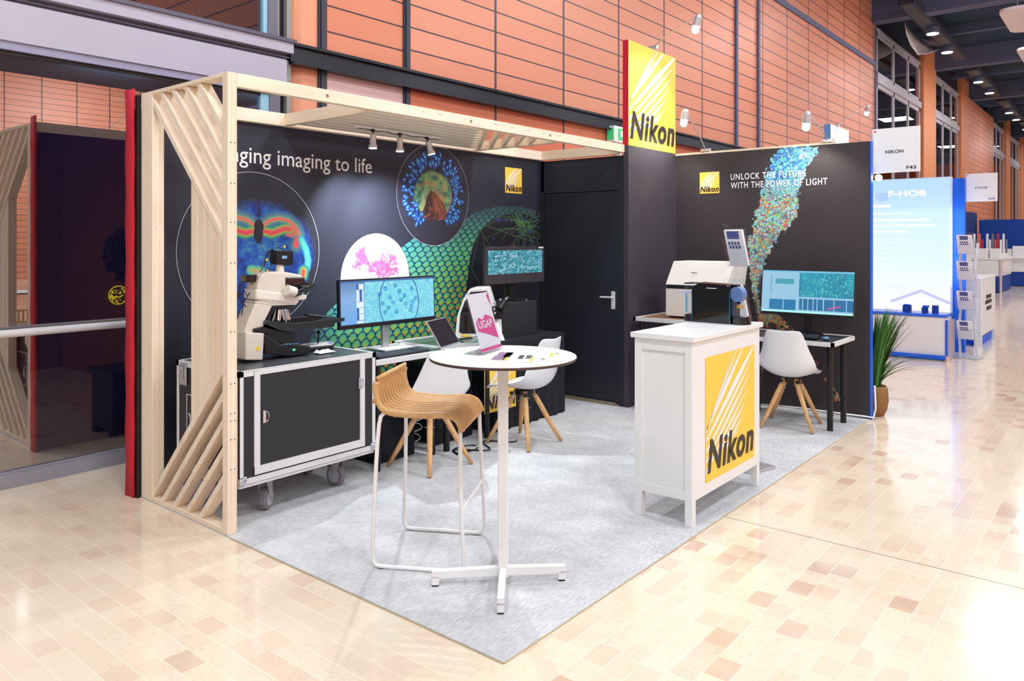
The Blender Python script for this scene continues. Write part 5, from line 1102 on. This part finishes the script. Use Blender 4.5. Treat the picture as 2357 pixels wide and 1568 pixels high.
# ---- round bar table
bt = empty('bar_table', 'tall round white bar table on a white cross foot, nearest thing on the carpet', 'table', (.51, .432, CZ), 0)
TT = 1.06 - CZ
tp = MB(); tp.lathe([(.337, TT - .013), (.340, TT - .002), (.339, TT)], n=96); autosmooth(mk('tabletop', tp, M_laminate, bt), 30)
tp = MB(); tp.lathe([(.325, TT - .015), (.3385, TT - .0145), (.3405, TT - .012), (.3408, TT - .003), (.3385, TT - .0025)], n=96); mk('table_edge', tp, M_edge, bt, smooth=True)
rzt = R(218)
Mz = Matrix.Rotation(rzt, 4, 'Z')
mk('column', MB().box(-.024, -.024, .03, .024, .024, TT - .03, Mz), M_wmetal, bt, bevel=.006, seg=3); mk('top_plate', MB().box(-.11, -.11, TT - .03, .11, .11, TT - .0155, Mz), M_steeld, bt)
mk('clamp', MB().bar((-.09, .04, TT - .035), (-.02, .04, TT - .035), .05, .02).cyl((-.075, .05, TT - .055), (-.055, .0, TT - .055), .010, n=10).box(-.085, .01, TT - .06, -.05, .05, TT - .03), mat('maroon_plastic', (74, 28, 30), .4), bt)
ft = MB()
for k in range(4):
    M = Matrix.Rotation(rzt + k * PI / 2 + (R(7) if k % 2 else 0), 4, 'Z'); L = (.305, .29, .30, .33)[k]
    arm = MB(); arm.prism([M @ Vector(p) for p in ((0, -.016, .035), (L, -.016, .035), (L, -.016, .072), (0, -.016, .078))], M.to_3x3() @ Vector((0, .032, 0))); arm.box(L - .034, -.016, .006, L, .016, .05, M)
    a_ = mk('foot_arm', arm, M_wmetal, bt, bevel=.004); mk('glide', MB().box(L - .032, -.014, 0, L - .002, .014, .006, M), M_blk, a_)
# acrylic leaflet holder with pink print
hl = empty('leaflet_holder', 'clear acrylic leaflet holder with a white and pink leaflet on the round table', 'leaflet holder', (.57, .55, 1.06))
A0 = at(1109, 819, 'z', 1.064); B0 = at(1158, 803, 'z', 1.064); uxh = (B0 - A0).normalized(); wh_ = (B0 - A0).length * .97
nh = Vector((uxh.y, -uxh.x, 0)); up = Vector((0, 0, 1)) * .300 ; lean = (-nh) * .0
TLp = at(1063, 674, 'y', A0.y + .02); 
# leaning back: top edge shifted away from the viewer and to the left as seen
upv = Vector((-.055, .075, .292)) ; upv = (-nh) * .045 + (-uxh) * .105 * .75 + Vector((0, 0, .288))
pg = [A0, A0 + uxh * wh_, A0 + uxh * wh_ + upv, A0 + upv]
mk('holder_back', MB().prism([p - nh * .004 for p in pg], -nh * .003), M_acryl, hl, world=True); mk('holder_front', MB().prism([p + nh * .003 for p in pg], nh * .002), M_acryl, hl, world=True)
mk('holder_foot', MB().prism([A0 - nh * .01, A0 + uxh * wh_ - nh * .01, A0 + uxh * wh_ - nh * .10, A0 - nh * .10], (0, 0, .003)), M_acryl, hl, world=True)
def hp_(u, v, e): return A0 + uxh * wh_ * u + upv * v + nh * e
lf_ = mk('leaflet', MB().add([hp_(.02, .04, .001), hp_(.98, .04, .001), hp_(.98, .98, .001), hp_(.02, .98, .001)], [(0, 1, 2, 3)]), M_paper, hl, world=True)
pk = MB().add([hp_(u, v, .0018) for u, v in ((.10, .52), (.28, .60), (.42, .55), (.60, .63), (.90, .56), (.95, .20), (.50, .31), (.12, .38))], [tuple(range(8))]); pk.add([hp_(u, v, .0018) for u, v in ((.02, .045), (.98, .045), (.98, .10), (.02, .10))], [(0, 1, 2, 3)]); pk.add([hp_(u, v, .0018) for u, v in ((.86, .92), (.98, .75), (.98, .98))], [(0, 1, 2)])
mk('print', pk, M_pink, lf_, world=True); tg = text_mb('UGAP', hp_(.18, .415, .0024), uxh, upv.normalized(), wh_ * .64, .038, bold=.02); mk('print_word', tg, M_lwhite, lf_, world=True)
# three printed cards on the tabletop
def card(label, quad, cols, z=1.0615):
    P_ = [at(a, b, 'z', z) for a, b in quad]; c = sum(P_, Vector()) / 4; t = empty('leaflet', label, 'leaflet', (c.x, c.y, 1.06), group='leaflets lying on the round table')
    def bl_(u, v, e=0): return P_[0].lerp(P_[1], u).lerp(P_[3].lerp(P_[2], u), v) + Vector((0, 0, e))
    mk('sheet', MB().prism([bl_(0, 0, -.0008), bl_(1, 0, -.0008), bl_(1, 1, -.0008), bl_(0, 1, -.0008)], (0, 0, .001)), M_laminate if cols[0] is None else M_paper, t, world=True)
    for (u0, v0, u1, v1, m) in cols[1:]: mk('print', MB().add([bl_(u0, v0, .0008), bl_(u1, v0, .0008), bl_(u1, v1, .0008), bl_(u0, v1, .0008)], [(0, 1, 2, 3)]), m, t, world=True)
pu = mat('print_mauve', (150, 120, 150), .5); dk = mat('print_charcoal', (66, 56, 62), .5); gn = mat('print_grey_green', (86, 96, 86), .5)
card('printed leaflet on the round table, mauve and charcoal, nearest the leaflet holder', ((1130, 828), (1166, 829), (1183, 812), (1150, 811)), [1, (0, 0, .8, .5, pu), (.05, .5, 1, 1, pu), (.55, .35, 1, 1, dk), (.72, .0, .98, .45, M_yel)])
card('printed leaflet on the round table, with two dark photographs, the middle one of three', ((1180, 834), (1222, 835), (1238, 813), (1196, 812)), [1, (.12, .32, .40, .72, dk), (.52, .36, .84, .74, gn), (.86, .05, 1, .55, M_yel)])
card('printed leaflet on the round table, mostly white with a small yellow mark, rightmost of three', ((1240, 830), (1284, 829), (1290, 810), (1250, 811)), [1, (.45, .40, .66, .85, M_yel), (.75, .70, .95, .78, gn), (.08, .1, .3, .2, gn)])

# ---- white cabinet
cb = empty('cabinet', 'tall white cabinet on short legs with a large yellow logo on its front', 'cabinet', (2.15, .23, CZ))
x0, x1, y0, y1 = 1.675, 2.64, .053, .415; zt = 1.062
mk('top', MB().box(x0 - .018, y0 - .018, zt - .03, x1 + .018, y1 + .018, zt), M_white, cb, world=True, bevel=.003)
mk('carcass', MB().box(x0 + .012, y0 + .002, .15, x1 - .012, y1 - .004, zt - .03), M_white, cb, world=True)
fr_ = MB()
for x in (x0, x1 - .045):
    for y in (y0, y1 - .045): lg = mk('leg', MB().box(x, y, CZ, x + .045, y + .045, zt - .03), M_white, cb, world=True, bevel=.002)
mk('rail', MB().box(x0 + .001, y0 + .045, zt - .095, x0 + .02, y1 - .045, zt - .03), M_white, cb, world=True, bevel=.002); mk('rail', MB().box(x0 + .001, y0 + .045, .15, x0 + .02, y1 - .045, .20), M_white, cb, world=True, bevel=.002)
mk('front_panel', MB().box(x0 + .045, y0 + .0005, .15, x1 - .045, y0 + .01, zt - .085).box(x0 + .045, y0 + .0015, zt - .08, x1 - .045, y0 + .01, zt - .03), M_white, cb, world=True)
logo(cb, (1.84, y0 + .0, .214), (1, 0, 0), (0, 0, 1), .712, .712, (0, -1, 0))
ZC = zt
# coffee machine
cf = empty('coffee_machine', 'gloss black capsule coffee machine with a clear water tank on the white cabinet', 'coffee machine', (2.45, .27, ZC))
xa, xb = 2.40, 2.52
side = [(.415, 0), (.415, .20), (.395, .238), (.37, .250), (.165, .243), (.150, .225), (.145, 0)]
mk('body', MB().prism([(xa, y, ZC + z) for y, z in side], (xb - xa, 0, 0)), M_gblk, cf, world=True, bevel=.006)
mk('top_cover', MB().prism([(xa + .01, y, ZC + z) for y, z in ((.385, .248), (.37, .256), (.17, .249), (.16, .240))], (xb - xa - .02, 0, 0)), mat('bronze_gloss', (96, 70, 60), .2), cf, world=True, bevel=.002)
mk('water_tank', MB().box(xa + .01, .418, ZC + .004, xb - .01, .470, ZC + .245), M_acryl, cf, world=True, bevel=.008)
mk('tank_lid', MB().box(xa + .008, .416, ZC + .245, xb - .008, .472, ZC + .252).box(xa + .012, .42, ZC + .0, xb - .012, .468, ZC + .045), M_blk, cf, world=True, bevel=.002)
mk('tank_stripe', MB().box(xa + .014, .452, ZC + .06, xa + .018, .462, ZC + .18), mat('water_blue', (60, 170, 220), .3), cf, world=True)
autosmooth(mk('brew_head', MB().cyl((xa + .06, .16, ZC + .205), (xa + .06, .115, ZC + .205), .045, n=28).box(xa + .035, .12, ZC + .13, xa + .085, .16, ZC + .2), M_gblk, cf, world=True))
autosmooth(mk('lever_disc', MB().cyl((xa + .0, .108, ZC + .19), (xa + .045, .098, ZC + .192), .048, n=30).cyl((xa - .004, .109, ZC + .19), (xa + .0, .108, ZC + .19), .01, n=12), M_bluelens, cf, world=True))
mk('spout', MB().box(xa + .035, .09, ZC + .10, xa + .075, .13, ZC + .12), M_gold, cf, world=True)
mk('column', MB().box(xa + .02, .12, ZC + .03, xa + .09, .15, ZC + .15), mat('slate_plastic', (58, 66, 82), .35), cf, world=True, bevel=.004)
autosmooth(mk('drip_tray', MB().cyl((xa + .055, .10, ZC), (xa + .055, .10, ZC + .045), .062, n=36).cyl((xa + .055, .10, ZC + .045), (xa + .055, .10, ZC + .049), .056, n=36), M_gblk, cf, world=True))
bs_ = MB().box(xa - .003, .150, ZC + .0, xa, .153, ZC + .20).box(xa - .003, .408, ZC + .0, xa, .411, ZC + .17); mk('blue_trim', bs_, mat('teal_trim', (30, 120, 150), .3), cf, world=True)
mk('lettering', MB().box(xa - .0014, .24, ZC + .221, xa - .0002, .31, ZC + .225), M_lwhite, cf, world=True)
# ---- beige imaging machine on its own case table behind the cabinet
mtbl = lid_table('case table carrying the cream imaging machine, against the black column', 4.06, 1.02, 4.80, 1.82, .872, ((4.12, 1.08), (4.12, 1.76), (4.74, 1.08), (4.74, 1.76)), mat('case_wood_top', (150, 112, 88), .35))
im = empty('imaging_machine', 'cream box-shaped imaging machine with slanted lid behind the coffee machine', 'laboratory machine', (4.5, 1.4, .872))
xf = 4.26; ym1 = at(1532, 700, 'x', xf).y; ym0 = ym1 - .60
zl0 = .885; zl1 = at(1535, 664, 'x', xf).z; zl2 = at(1532, 655, 'x', xf).z; zl3 = at(1545, 601, 'x', xf + .10).z
mk('body', MB().box(xf, ym0, zl0, xf + .42, ym1, zl1), M_cream, im, world=True, bevel=.006)
mk('gap', MB().box(xf + .01, ym0 + .01, zl1, xf + .41, ym1 - .01, zl2), M_blk, im, world=True)
mk('lid', MB().prism([(xf - .004, ym1 + .0, zl2), (xf + .10, ym1 - .03, zl3), (xf + .42, ym1 - .03, zl3), (xf + .42, ym1, zl2)], (0, -(ym1 - ym0) + .0, 0)), M_cream, im, world=True, bevel=.005)
mk('foot', MB().box(xf + .03, ym0 + .03, .872, xf + .07, ym0 + .07, zl0).box(xf + .03, ym1 - .07, .872, xf + .07, ym1 - .03, zl0).box(xf + .35, ym0 + .03, .872, xf + .39, ym0 + .07, zl0).box(xf + .35, ym1 - .07, .872, xf + .39, ym1 - .03, zl0), M_blk, im, world=True)
mk('indicator', MB().box(xf - .0015, ym1 - .30, zl1 - .032, xf, ym1 - .14, zl1 - .026), mat('led_soft_blue', (120, 150, 240), .4, emit=1), im, world=True)
q_ = at(1592, 629, 'x', xf + .045); mk('lettering', text_mb('Nikon', (xf + .034, q_.y, q_.z), (0, -1, 0), (.42, 0, .9), .06, .014, bold=.03), M_blk, im, world=True)
mk('badge', MB().box(xf + .001, ym0 + .16, zl2 + .012, xf + .006, ym0 + .24, zl2 + .022), M_blk, im, world=True)

# ---- right desk with monitor
lid_table('black-legged lid table along the right end wall, under the cyan-screened monitor', 4.20, .055, 4.82, .98, .762, ((4.39, .14), (4.76, .14), (4.39, .90), (4.76, .90)), M_mblk)
def scr_soft(U_, V_):
    x = U_ * 2.5; y = V_; col = np.tile(np.array([150, 196, 224]) / 255, (len(x), 1))
    r_ = (x > 1.05) & (y > .38) & (y < .96); col[r_] = (ramp(fbm(x, y, 5, 3), [(.2, (24, 130, 160)), (.8, (40, 160, 184))]))[r_]
    g_ = np.random.default_rng(8)
    for k in range(90):
        cx_, cy_ = g_.uniform(1.08, 2.45), g_.uniform(.41, .93); a = g_.uniform(0, PI); u1 = (x - cx_) * math.cos(a) + (y - cy_) * math.sin(a); v1 = -(x - cx_) * math.sin(a) + (y - cy_) * math.cos(a); al = np.clip(1.3 - np.hypot(u1 / .022, v1 / .010), 0, 1)[:, None] * r_[:, None]; col = col * (1 - al) + np.array([120, 250, 226]) / 255 * al
    m = (x > .22) & (x < .98) & (y > .06) & (y < .31); col[m] = np.array([30, 120, 170]) / 255; m = (x > 1.06) & (y > .07) & (y < .34); col[m] = np.array([34, 110, 160]) / 255
    for a in (.62, .98, 1.16, 1.30, 1.44, 1.55, 1.72, 2.0, 2.32): col[(np.abs(x - a) < .012) & (y < .34) & (y > .06)] = np.array([150, 200, 226]) / 255
    m = (x > .38) & (x < .9) & (y > .68) & (y < .80); col[m] = np.array([60, 160, 176]) / 255
    m = (x > .25) & (x < .27) & (y > .4) & (y < .88) & (np.mod(y, .06) < .03); col[m] = np.array([60, 110, 150]) / 255
    d = segd(x, y, [(1.85, .12), (1.98, .16), (2.16, .19)]); col[d < .02] = np.array([190, 90, 150]) / 255
    col[y < .045] = np.array([180, 246, 250]) / 255; col[y > .965] = np.array([110, 190, 226]) / 255; return col, None
a = at(1750, 716, 'x', 4.66); b = at(1966, 727, 'x', 4.66); tl = at(1757, 619, 'x', 4.70)
t, m, ux, nn, uz = monitor('wide monitor with cyan measurement screen, on the right desk against the end wall', (4.66, a.y, a.z - .02), Vector((0, -1, 0)), abs(b.y - a.y), tl.z - a.z + .02, R(7), .762, scr_soft, 320, 130, bez=.008, chin=.024)
mk('neck', MB().box(m.x - .01, m.y - .028, .775, m.x + .03, m.y + .028, m.z + .05), M_blk, t, world=True, bevel=.003); mk('foot', MB().box(m.x - .12, m.y - .12, .763, m.x + .06, m.y + .12, .775), M_blk, t, world=True, bevel=.004)
keyboard('black keyboard on the right desk in front of the cyan monitor', (4.40, .45, .763), R(-90), .42, .14)
ms_ = empty('mouse', 'small dark computer mouse at the end of the right desk keyboard', 'mouse', (4.38, .17, .763)); mk('body', MB().blob((0, 0, .012), (.045, .028, .016)), M_bluelens, ms_, smooth=True); mk('wheel', MB().cyl((-.02, -.004, .027), (-.02, .004, .027), .006, n=12), M_chrome, ms_)
bxk = MB(); bxk.tube([(4.85, 1.02, .04), (4.95, .6, .04), (4.98, .2, .035), (5.02, .03, .03), (5.06, -.03, .02), (5.09, -.04, .10), (5.095, -.03, .3)], .008, 8)
tag(mk('wall_cable', bxk, M_white, smooth=True), 'white cable running around the foot of the blue wall end', 'cable')
# ---- clear zigzag leaflet rack behind the cabinet
def zig_rack(label, x, y, rz, hts, top=None, group=None, hw_=.112):
    t = empty('leaflet_rack', label, 'leaflet rack', (x, y, CZ if x < 5 else 0), rz, group)
    mk('base', MB().prism([(-.13, -.17, 0), (-.13, .17, 0), (.13, .17, 0), (.13, -.17, 0)], (0, 0, .018)), M_alu, t, bevel=.005)
    zz = MB(); prev = (.05, .0, .02); sgn_ = 1
    for h_ in hts:
        nxt = (.05 - sgn_ * .05, 0, h_); 
        for s_ in (-.10, .10): zz.bar((prev[0], s_, prev[2]), (nxt[0], s_, nxt[2]), .008, .03, (0, 1, 0))
        prev = nxt; sgn_ = -sgn_
    mk('upright', zz, M_acryl if x < 5 else M_alup, t)
    for k, h_ in enumerate(hts):
        M = Matrix.Translation((-.03, 0, h_ - .14)) @ Matrix.Rotation(R(-17), 4, 'Y'); p = MB().box(0, -hw_, 0, .004, hw_, .30, M).box(-.035, -hw_, 0, -.031, hw_, .16, M).box(-.035, -hw_, 0, .004, hw_, .004, M).box(-.035, -hw_, 0, .0, -hw_ + .003, .2, M).box(-.035, hw_ - .003, 0, .0, hw_, .2, M)
        po = mk('pocket', p, M_acryl, t); lf2 = MB().box(-.026, -hw_ + .014, .006, -.006, hw_ - .022, .262, M); mk('leaflets', lf2, M_paper, po)
        pr_ = MB().add([M @ Vector(q) for q in ((-.0275, -.05, .20), (-.0275, .05, .20), (-.0275, .05, .255), (-.0275, -.05, .255))], [(0, 1, 2, 3)])
        for j in range(4): 
            for i2 in range(2): y_ = -.05 + j * .026 + .006 * i2; pr_.add([M @ Vector(q) for q in ((-.0277, y_, .13 + i2 * .028), (-.0277, y_ + .018, .13 + i2 * .028), (-.0277, y_ + .018, .152 + i2 * .028), (-.0277, y_, .152 + i2 * .028))], [(0, 1, 2, 3)])
        mk('leaflet_print', pr_, mat('print_navy', (84, 92, 150), .5), po)
    return t
zig_rack('clear floor-standing leaflet rack with white leaflets, right behind the coffee machine', 2.98, .30, R(-14), (.45, .85, 1.17, 1.55), hw_=.092)
# ---- plant, signs and the neighbouring stands
pt = empty('potted_plant', 'grassy long-leaved plant in a brown basket at the blue wall end', 'plant', (5.28, .025, 0))
mk('pot', MB().lathe([(.085, 0), (.11, .05), (.125, .14), (.118, .24), (.105, .27), (.097, .27), (.092, .23)]), M_pot, pt, smooth=True)
mk('soil', MB().cyl((0, 0, .20), (0, 0, .235), .094, n=24), M_dark, pt)
gr = MB(); g_ = random.Random(9)
for k in range(260):
    a = g_.uniform(0, 2 * PI); r0 = g_.uniform(0, .06); up_ = k % 6 != 0; L = g_.uniform(.62, .84) if up_ else g_.uniform(.40, .72); sp_ = g_.uniform(.03, .24) if up_ else g_.uniform(.32, .66); d = Vector((math.cos(a), math.sin(a), 0)); sd = Vector((-d.y, d.x, 0)); vs = []
    for j in range(8):
        t_ = j / 7; r = r0 + sp_ * t_ ** 1.6; z = .23 + L * (t_ - (.10 if up_ else .55) * t_ ** 2.4); w_ = .009 * (1 - t_ ** 2.5) + .0006
        c = d * r + Vector((.02 * t_, -.10 * t_ ** 1.5, z)); vs += [c - sd * w_, c + sd * w_]
    if d.x < -.25 and r0 + sp_ > .12: continue
    gr.add(vs, [(2 * j, 2 * j + 1, 2 * j + 3, 2 * j + 2) for j in range(7)])
mk('leaves', gr, M_green, pt)
def plate(label, corners, texts, x):
    P_ = [at(a, b, 'x', x) for a, b in corners]; y1, z1 = P_[0].y, (P_[0].z + P_[1].z) / 2; y0 = (P_[1].y + P_[2].y) / 2; z0 = (P_[2].z + P_[3].z) / 2
    t = empty('stand_sign', label, 'sign', (x, (y0 + y1) / 2, z0), group=None); mk('board', MB().box(x, y0, z0, x + .012, y1, z1), M_paper, t, world=True, bevel=.001)
    W__, H__ = y1 - y0, z1 - z0
    for s_, u, v, wd, ht, mm in texts: mk('lettering', text_mb(s_, (x - .001, y1 - W__ * u, z0 + H__ * v), (0, -1, 0), (0, 0, 1), W__ * wd, H__ * ht, bold=.02), mm, t, world=True)
    mk('red_dot', MB().cyl((x - .001, y1 - W__ * .06, z0 + H__ * .94), (x, y1 - W__ * .06, z0 + H__ * .94), W__ * .022, n=16), M_red, t, world=True)
    return t, y0, y1, z0, z1
t, y0, y1, z0, z1 = plate('white hanging stand sign with a company name and F43, at the blue wall end', ((2008, 296), (2121, 291), (2115, 394), (2004, 400)), [('NIKON', .28, .43, .38, .075, M_black), ('F43', .72, .06, .20, .075, M_black)], 5.16)
mk('lamp', MB().blob((5.17, y1 - .05, z0 - .04), .03), M_lamp, t, world=True); mk('clamp', MB().box(5.112, y1 - .012, z0 + .05, 5.16, y1, z1 - .05), M_alu, t, world=True)
plate('small white hanging stand sign marked F39, beyond the backlit board', ((2223, 401), (2298, 397), (2294, 463), (2220, 465)), [('F-HOB', .30, .45, .38, .08, mat('print_slate', (90, 100, 130), .5)), ('F39', .72, .05, .20, .08, mat('print_slate', (90, 100, 130), .5))], 10.335)
# neighbouring stand: blue wall, backlit board, counter
nb_ = empty('blue_stand_wall', 'bright blue end wall of the neighbouring stand, behind the backlit board', 'partition wall', (10.2, .9, 0)); mk('panel', MB().box(10.2, .08, 0, 10.32, 2.9, 2.47), M_blue, nb_, world=True); mk('end_cover', MB().box(10.195, .06, 0, 10.33, .08, 2.47), M_blue, nb_, world=True)
def lbx(U_, V_):
    col = ramp(V_, [(0, (250, 250, 255)), (.35, (214, 232, 252)), (.7, (200, 228, 250)), (1, (176, 214, 242))]); x = U_ ; y = V_
    for a, b, w_ in ((.82, .60, .50), (.69, .52, .26), (.64, .50, .72), (.60, .60, .72), (.56, .45, .40), (.50, .5, .55), (.46, .6, .5), (.42, .5, .35), (.38, .5, .6), (.34, .4, .4)):
        pass
    for v, u0, u1, hh, al in ((.80, .10, .34, .022, .9), (.74, .10, .58, .014, .6), (.69, .10, .78, .016, .75), (.645, .10, .86, .016, .7), (.60, .10, .55, .018, .7), (.54, .1, .62, .006, .4), (.51, .1, .7, .006, .4), (.47, .1, .52, .006, .4), (.43, .1, .66, .006, .4), (.39, .1, .58, .006, .4), (.35, .1, .7, .006, .4), (.31, .1, .4, .006, .4)):
        m = (y > v - hh / 2) & (y < v + hh / 2) & (x > u0) & (x < u1) & ((np.mod(x * 31 + v * 7, 1) > .22) | (hh > .02)); col[m] = col[m] * (1 - al) + al
    d = np.hypot((x - .24) / .085, (y - .885) / .05); m = (d < 1) & (y < .90); col[m] = np.array([170, 200, 240]) / 255
    m = (y < .16) & (y > .05) & (np.abs(y - .06 - .09 * (1 - np.abs(x - .68) / .34)) < .012) & (x > .34); col[m] = np.array([196, 198, 236]) / 255
    return col, None
bb_ = empty('backlit_board', 'tall glowing pale blue backlit board of the neighbouring stand', 'light box', (10.1, .7, .55))
mk('case', MB().box(10.08, .205, .56, 10.195, 1.40, 2.49), M_lbox, bb_, world=True); paint('lit_face', (10.078, 1.39, .57), (0, -1.175, 0), (0, 0, 1.91), 150, 240, lbx, VLB, bb_)
area('backlit_board_glow', (10.05, .8, 1.5), 1.1, 1.8, 28, (.8, .9, 1), (0, R(-90), 0))
mk('lettering', text_mb('F-HOB', (10.076, 1.02, 2.23), (0, -1, 0), (0, 0, 1), .50, .085, bold=.02), mat('lit_white', (255, 255, 255), .4, emit=3), bb_, world=True)
ctr = empty('reception_counter', 'low white counter with blue edges and rounded corner before the backlit board', 'counter', (9.4, .5, 0))
pr = [(9.17, 1.75), (9.17, .10), (9.17, .10), (9.66, -.0), (9.9, -.0), (9.9, 1.75)]
mk('front', MB().box(9.17, .12, .06, 9.60, 1.8, .575), M_white, ctr, world=True, bevel=.01); mk('side', MB().box(9.18, .085, .0, 9.62, .12, .52), mat('mauve_grey', (170, 160, 176), .35), ctr, world=True)
mk('blue_edge', MB().box(9.15, .095, .01, 9.20, .12, .54).box(9.15, .10, .575, 9.62, 1.8, .60).box(9.12, .12, .02, 9.17, 1.8, .07), M_blue, ctr, world=True, bevel=.01); mk('foot', MB().cyl((9.16, .10, .0), (9.16, .10, .07), .035, n=16), M_chrome, ctr, world=True)
mk('glass_top', MB().box(9.16, .11, .60, 9.62, 1.8, .612), M_acryl, ctr, world=True)
for k, (px, lb) in enumerate(((2088, 'dark blue cube on the white counter, left of the other two items'), (2129, 'dark blue device with a handle on the white counter, the middle item'), (2153, 'small blue and white bottle box on the white counter, the right item'))):
    q_ = at(px, 712, 'x', 9.35); t = empty('display_item', lb, 'display item', (9.35, q_.y, .612), group='items on the neighbouring counter'); wd = (.05, .035, .035)[k]
    mk('body', MB().box(-.04, -wd, 0, .04, wd, (.09, .07, .10)[k]), M_dblue, t, bevel=.006); mk('cap', MB().box(-.03, -wd * 1.4 if k == 1 else -wd * .7, (.09, .07, .10)[k], .03, wd * .7, (.10, .095, .115)[k]), M_blue if k != 2 else M_paper, t, bevel=.004)
zig_rack('floor-standing leaflet rack beside the blue wall of the neighbouring stand', 9.68, -.05, R(-10), (.40, .80, 1.20, 1.55))
wc = empty('white_counter', 'white upright counter with dark marks and a blue base on the next stand', 'counter', (11.7, .3, 0))
mk('body', MB().box(11.0, -.04, .16, 12.4, .6, 1.03), M_white, wc, world=True, bevel=.01); mk('legs', MB().box(11.0, -.04, 0, 11.06, .06, .16).box(12.3, -.04, 0, 12.4, .06, .16), M_white, wc, world=True); mk('base', MB().box(11.15, .0, 0, 12.35, .55, .14), M_blue, wc, world=True)
mkk = MB().box(10.998, .06, .74, 10.9995, .1, .75)
for z, a0, a1 in ((.72, .15, .80), (.64, .05, .85), (.54, .2, .82)): mkk.box(11.3 + .8 * a0, -.0415, z - .03, 11.3 + .8 * a1, -.04, z + .03)
mk('marks', mkk, M_black, wc, world=True)
# tower sign of the neighbouring stand with its lamp
ts_ = empty('tower_sign', 'white tower sign with pale blue side rising behind the end wall', 'sign', (10.9, 2.05, 2.47))
a = at(1912, 285, 'z', 3.44); mk('box', MB().box(a.x, a.y, 2.49, a.x + .98, a.y + .05, 3.44), M_lwhite, ts_, world=True); mk('side_cover', MB().box(a.x - .01, a.y - .0, 2.49, a.x, a.y + .10, 3.44), mat('pale_blue', (110, 160, 226), .5), ts_, world=True)
mk('column', MB().box(a.x, a.y, 0, a.x + .98, a.y + .9, 2.49), M_blue, ts_, world=True)
arm_lamp('far silver arm lamp reaching from the white tower sign', (a.x + .3, a.y, 3.45), at(1997, 248, 'y', 1.5), (11.4, 2, 2.8), 60, 110, grp='arm lamps on the stand walls')
ta = empty('tower_sign', 'white tower sign with a pink side, mirrored in the glass front on the left', 'sign', (3.6, -4.55, 0))
mk('box', MB().box(3.04, -4.6, 2.49, 4.3, -4.53, 3.46), M_lwhite, ta, world=True); mk('side_cover', MB().box(3.0, -4.61, 2.49, 3.04, -4.52, 3.46), M_pink, ta, world=True)
mk('column', MB().box(3.0, -5.4, 0, 4.3, -4.53, 2.49), M_dblue, ta, world=True)
arm_lamp('silver arm lamp on the white sign mirrored in the glass front', (3.65, -4.55, 3.48), (4.05, -4.15, 3.95), (3.7, -4.5, 2.8), 30, 100)
# far islands with leaflets, and blue back walls
def isl(label, x, y, wx, wy, zt_=.95):
    t = empty('display_island', label, 'counter', (x, y, 0), group='islands of the far stand'); mk('body', MB().box(0, 0, .5, wx, wy, zt_), M_white, t); mk('base', MB().box(.02, .02, .02, wx - .02, wy - .02, .5), M_dblue, t); mk('corner_post', MB().cyl((0, 0, 0), (0, 0, zt_), .04, n=14), M_alu, t); mk('top', MB().box(-.05, -.05, zt_, wx + .05, wy + .05, zt_ + .05), M_paper, t); return t
isl('blue and white display island of the far stand, nearest one', 24.7, 1.35, 2.5, 1.9, 1.0); isl('long blue and white island farther back on the right', 29.0, .3, 1.5, 1.3, .95); isl('blue and white island at the far left behind the white counter', 21.0, 2.0, 2.6, 1.0, 1.0)
fw = empty('blue_back_wall', 'long deep blue back wall of the far stand', 'partition wall', (31.5, 0, 0)); mk('panel', MB().box(31.5, -2.5, 0, 31.6, 2.85, 2.35), M_dblue, fw, world=True); tag(mk('stand_side_wall', MB().box(27.5, 2.9, 0, 31.4, 3.0, 2.6), mat('navy_panel', (6, 44, 110), .6)), 'darker navy side wall of the far stand, left of the blue back wall', 'partition wall')
rr_ = random.Random(12)
mats_l = [M_paper, M_red, mat('leaf_orange', (226, 110, 70), .5), mat('leaf_grey', (120, 120, 130), .5), M_paper]
ki = 0
names_ = ['leaflet stand with orange and white leaflets on the far island, left of the row', 'leaflet stand with orange and white leaflets on the far island, second from the left', 'leaflet stand on the far island, third from the left', 'leaflet stand on the far island, rightmost of the row']
for k, (px, py) in enumerate(((2228, 582), (2252, 590), (2282, 582), (2307, 580))):
    c = at(px, 612, 'x', 25.3); t = empty('leaflet_stand', names_[k], 'leaflet stand', (25.3, c.y, 1.05), group='leaflet stands on the far island')
    for j in range(4): mk('leaflet', MB().box(-.02 * j, -.13 + .07 * j, .12, .03, -.08 + .07 * j, .55 + .18 * (j % 2)), mats_l[(k + j) % 5], t)
    mk('tray', MB().box(-.1, -.15, 0, .1, .15, .14), M_paper, t)
for k, (px, py, s_) in enumerate(((2234, 622, .28), (2264, 628, .28), (2292, 626, .28), (2320, 618, .28), (2347, 622, .38))):
    c = at(px, py, 'x', 24.9 if px < 2320 else 29.2); t = mk('white_display_cube', MB().box(-s_ / 2, -s_ / 2, 0, s_ / 2, s_ / 2, s_), M_paper, bevel=.01); t.location = (c.x, c.y, 1.05 if px < 2320 else 1.0)
    tag(t, ['white cube on the far island, leftmost of the cubes', 'white cube on the far island, second of the cubes', 'white cube on the far island, third of the cubes', 'white cube on the farther island, left one', 'large white cube on the farther island at the frame edge'][k], 'display cube', 'white cubes on the far islands')
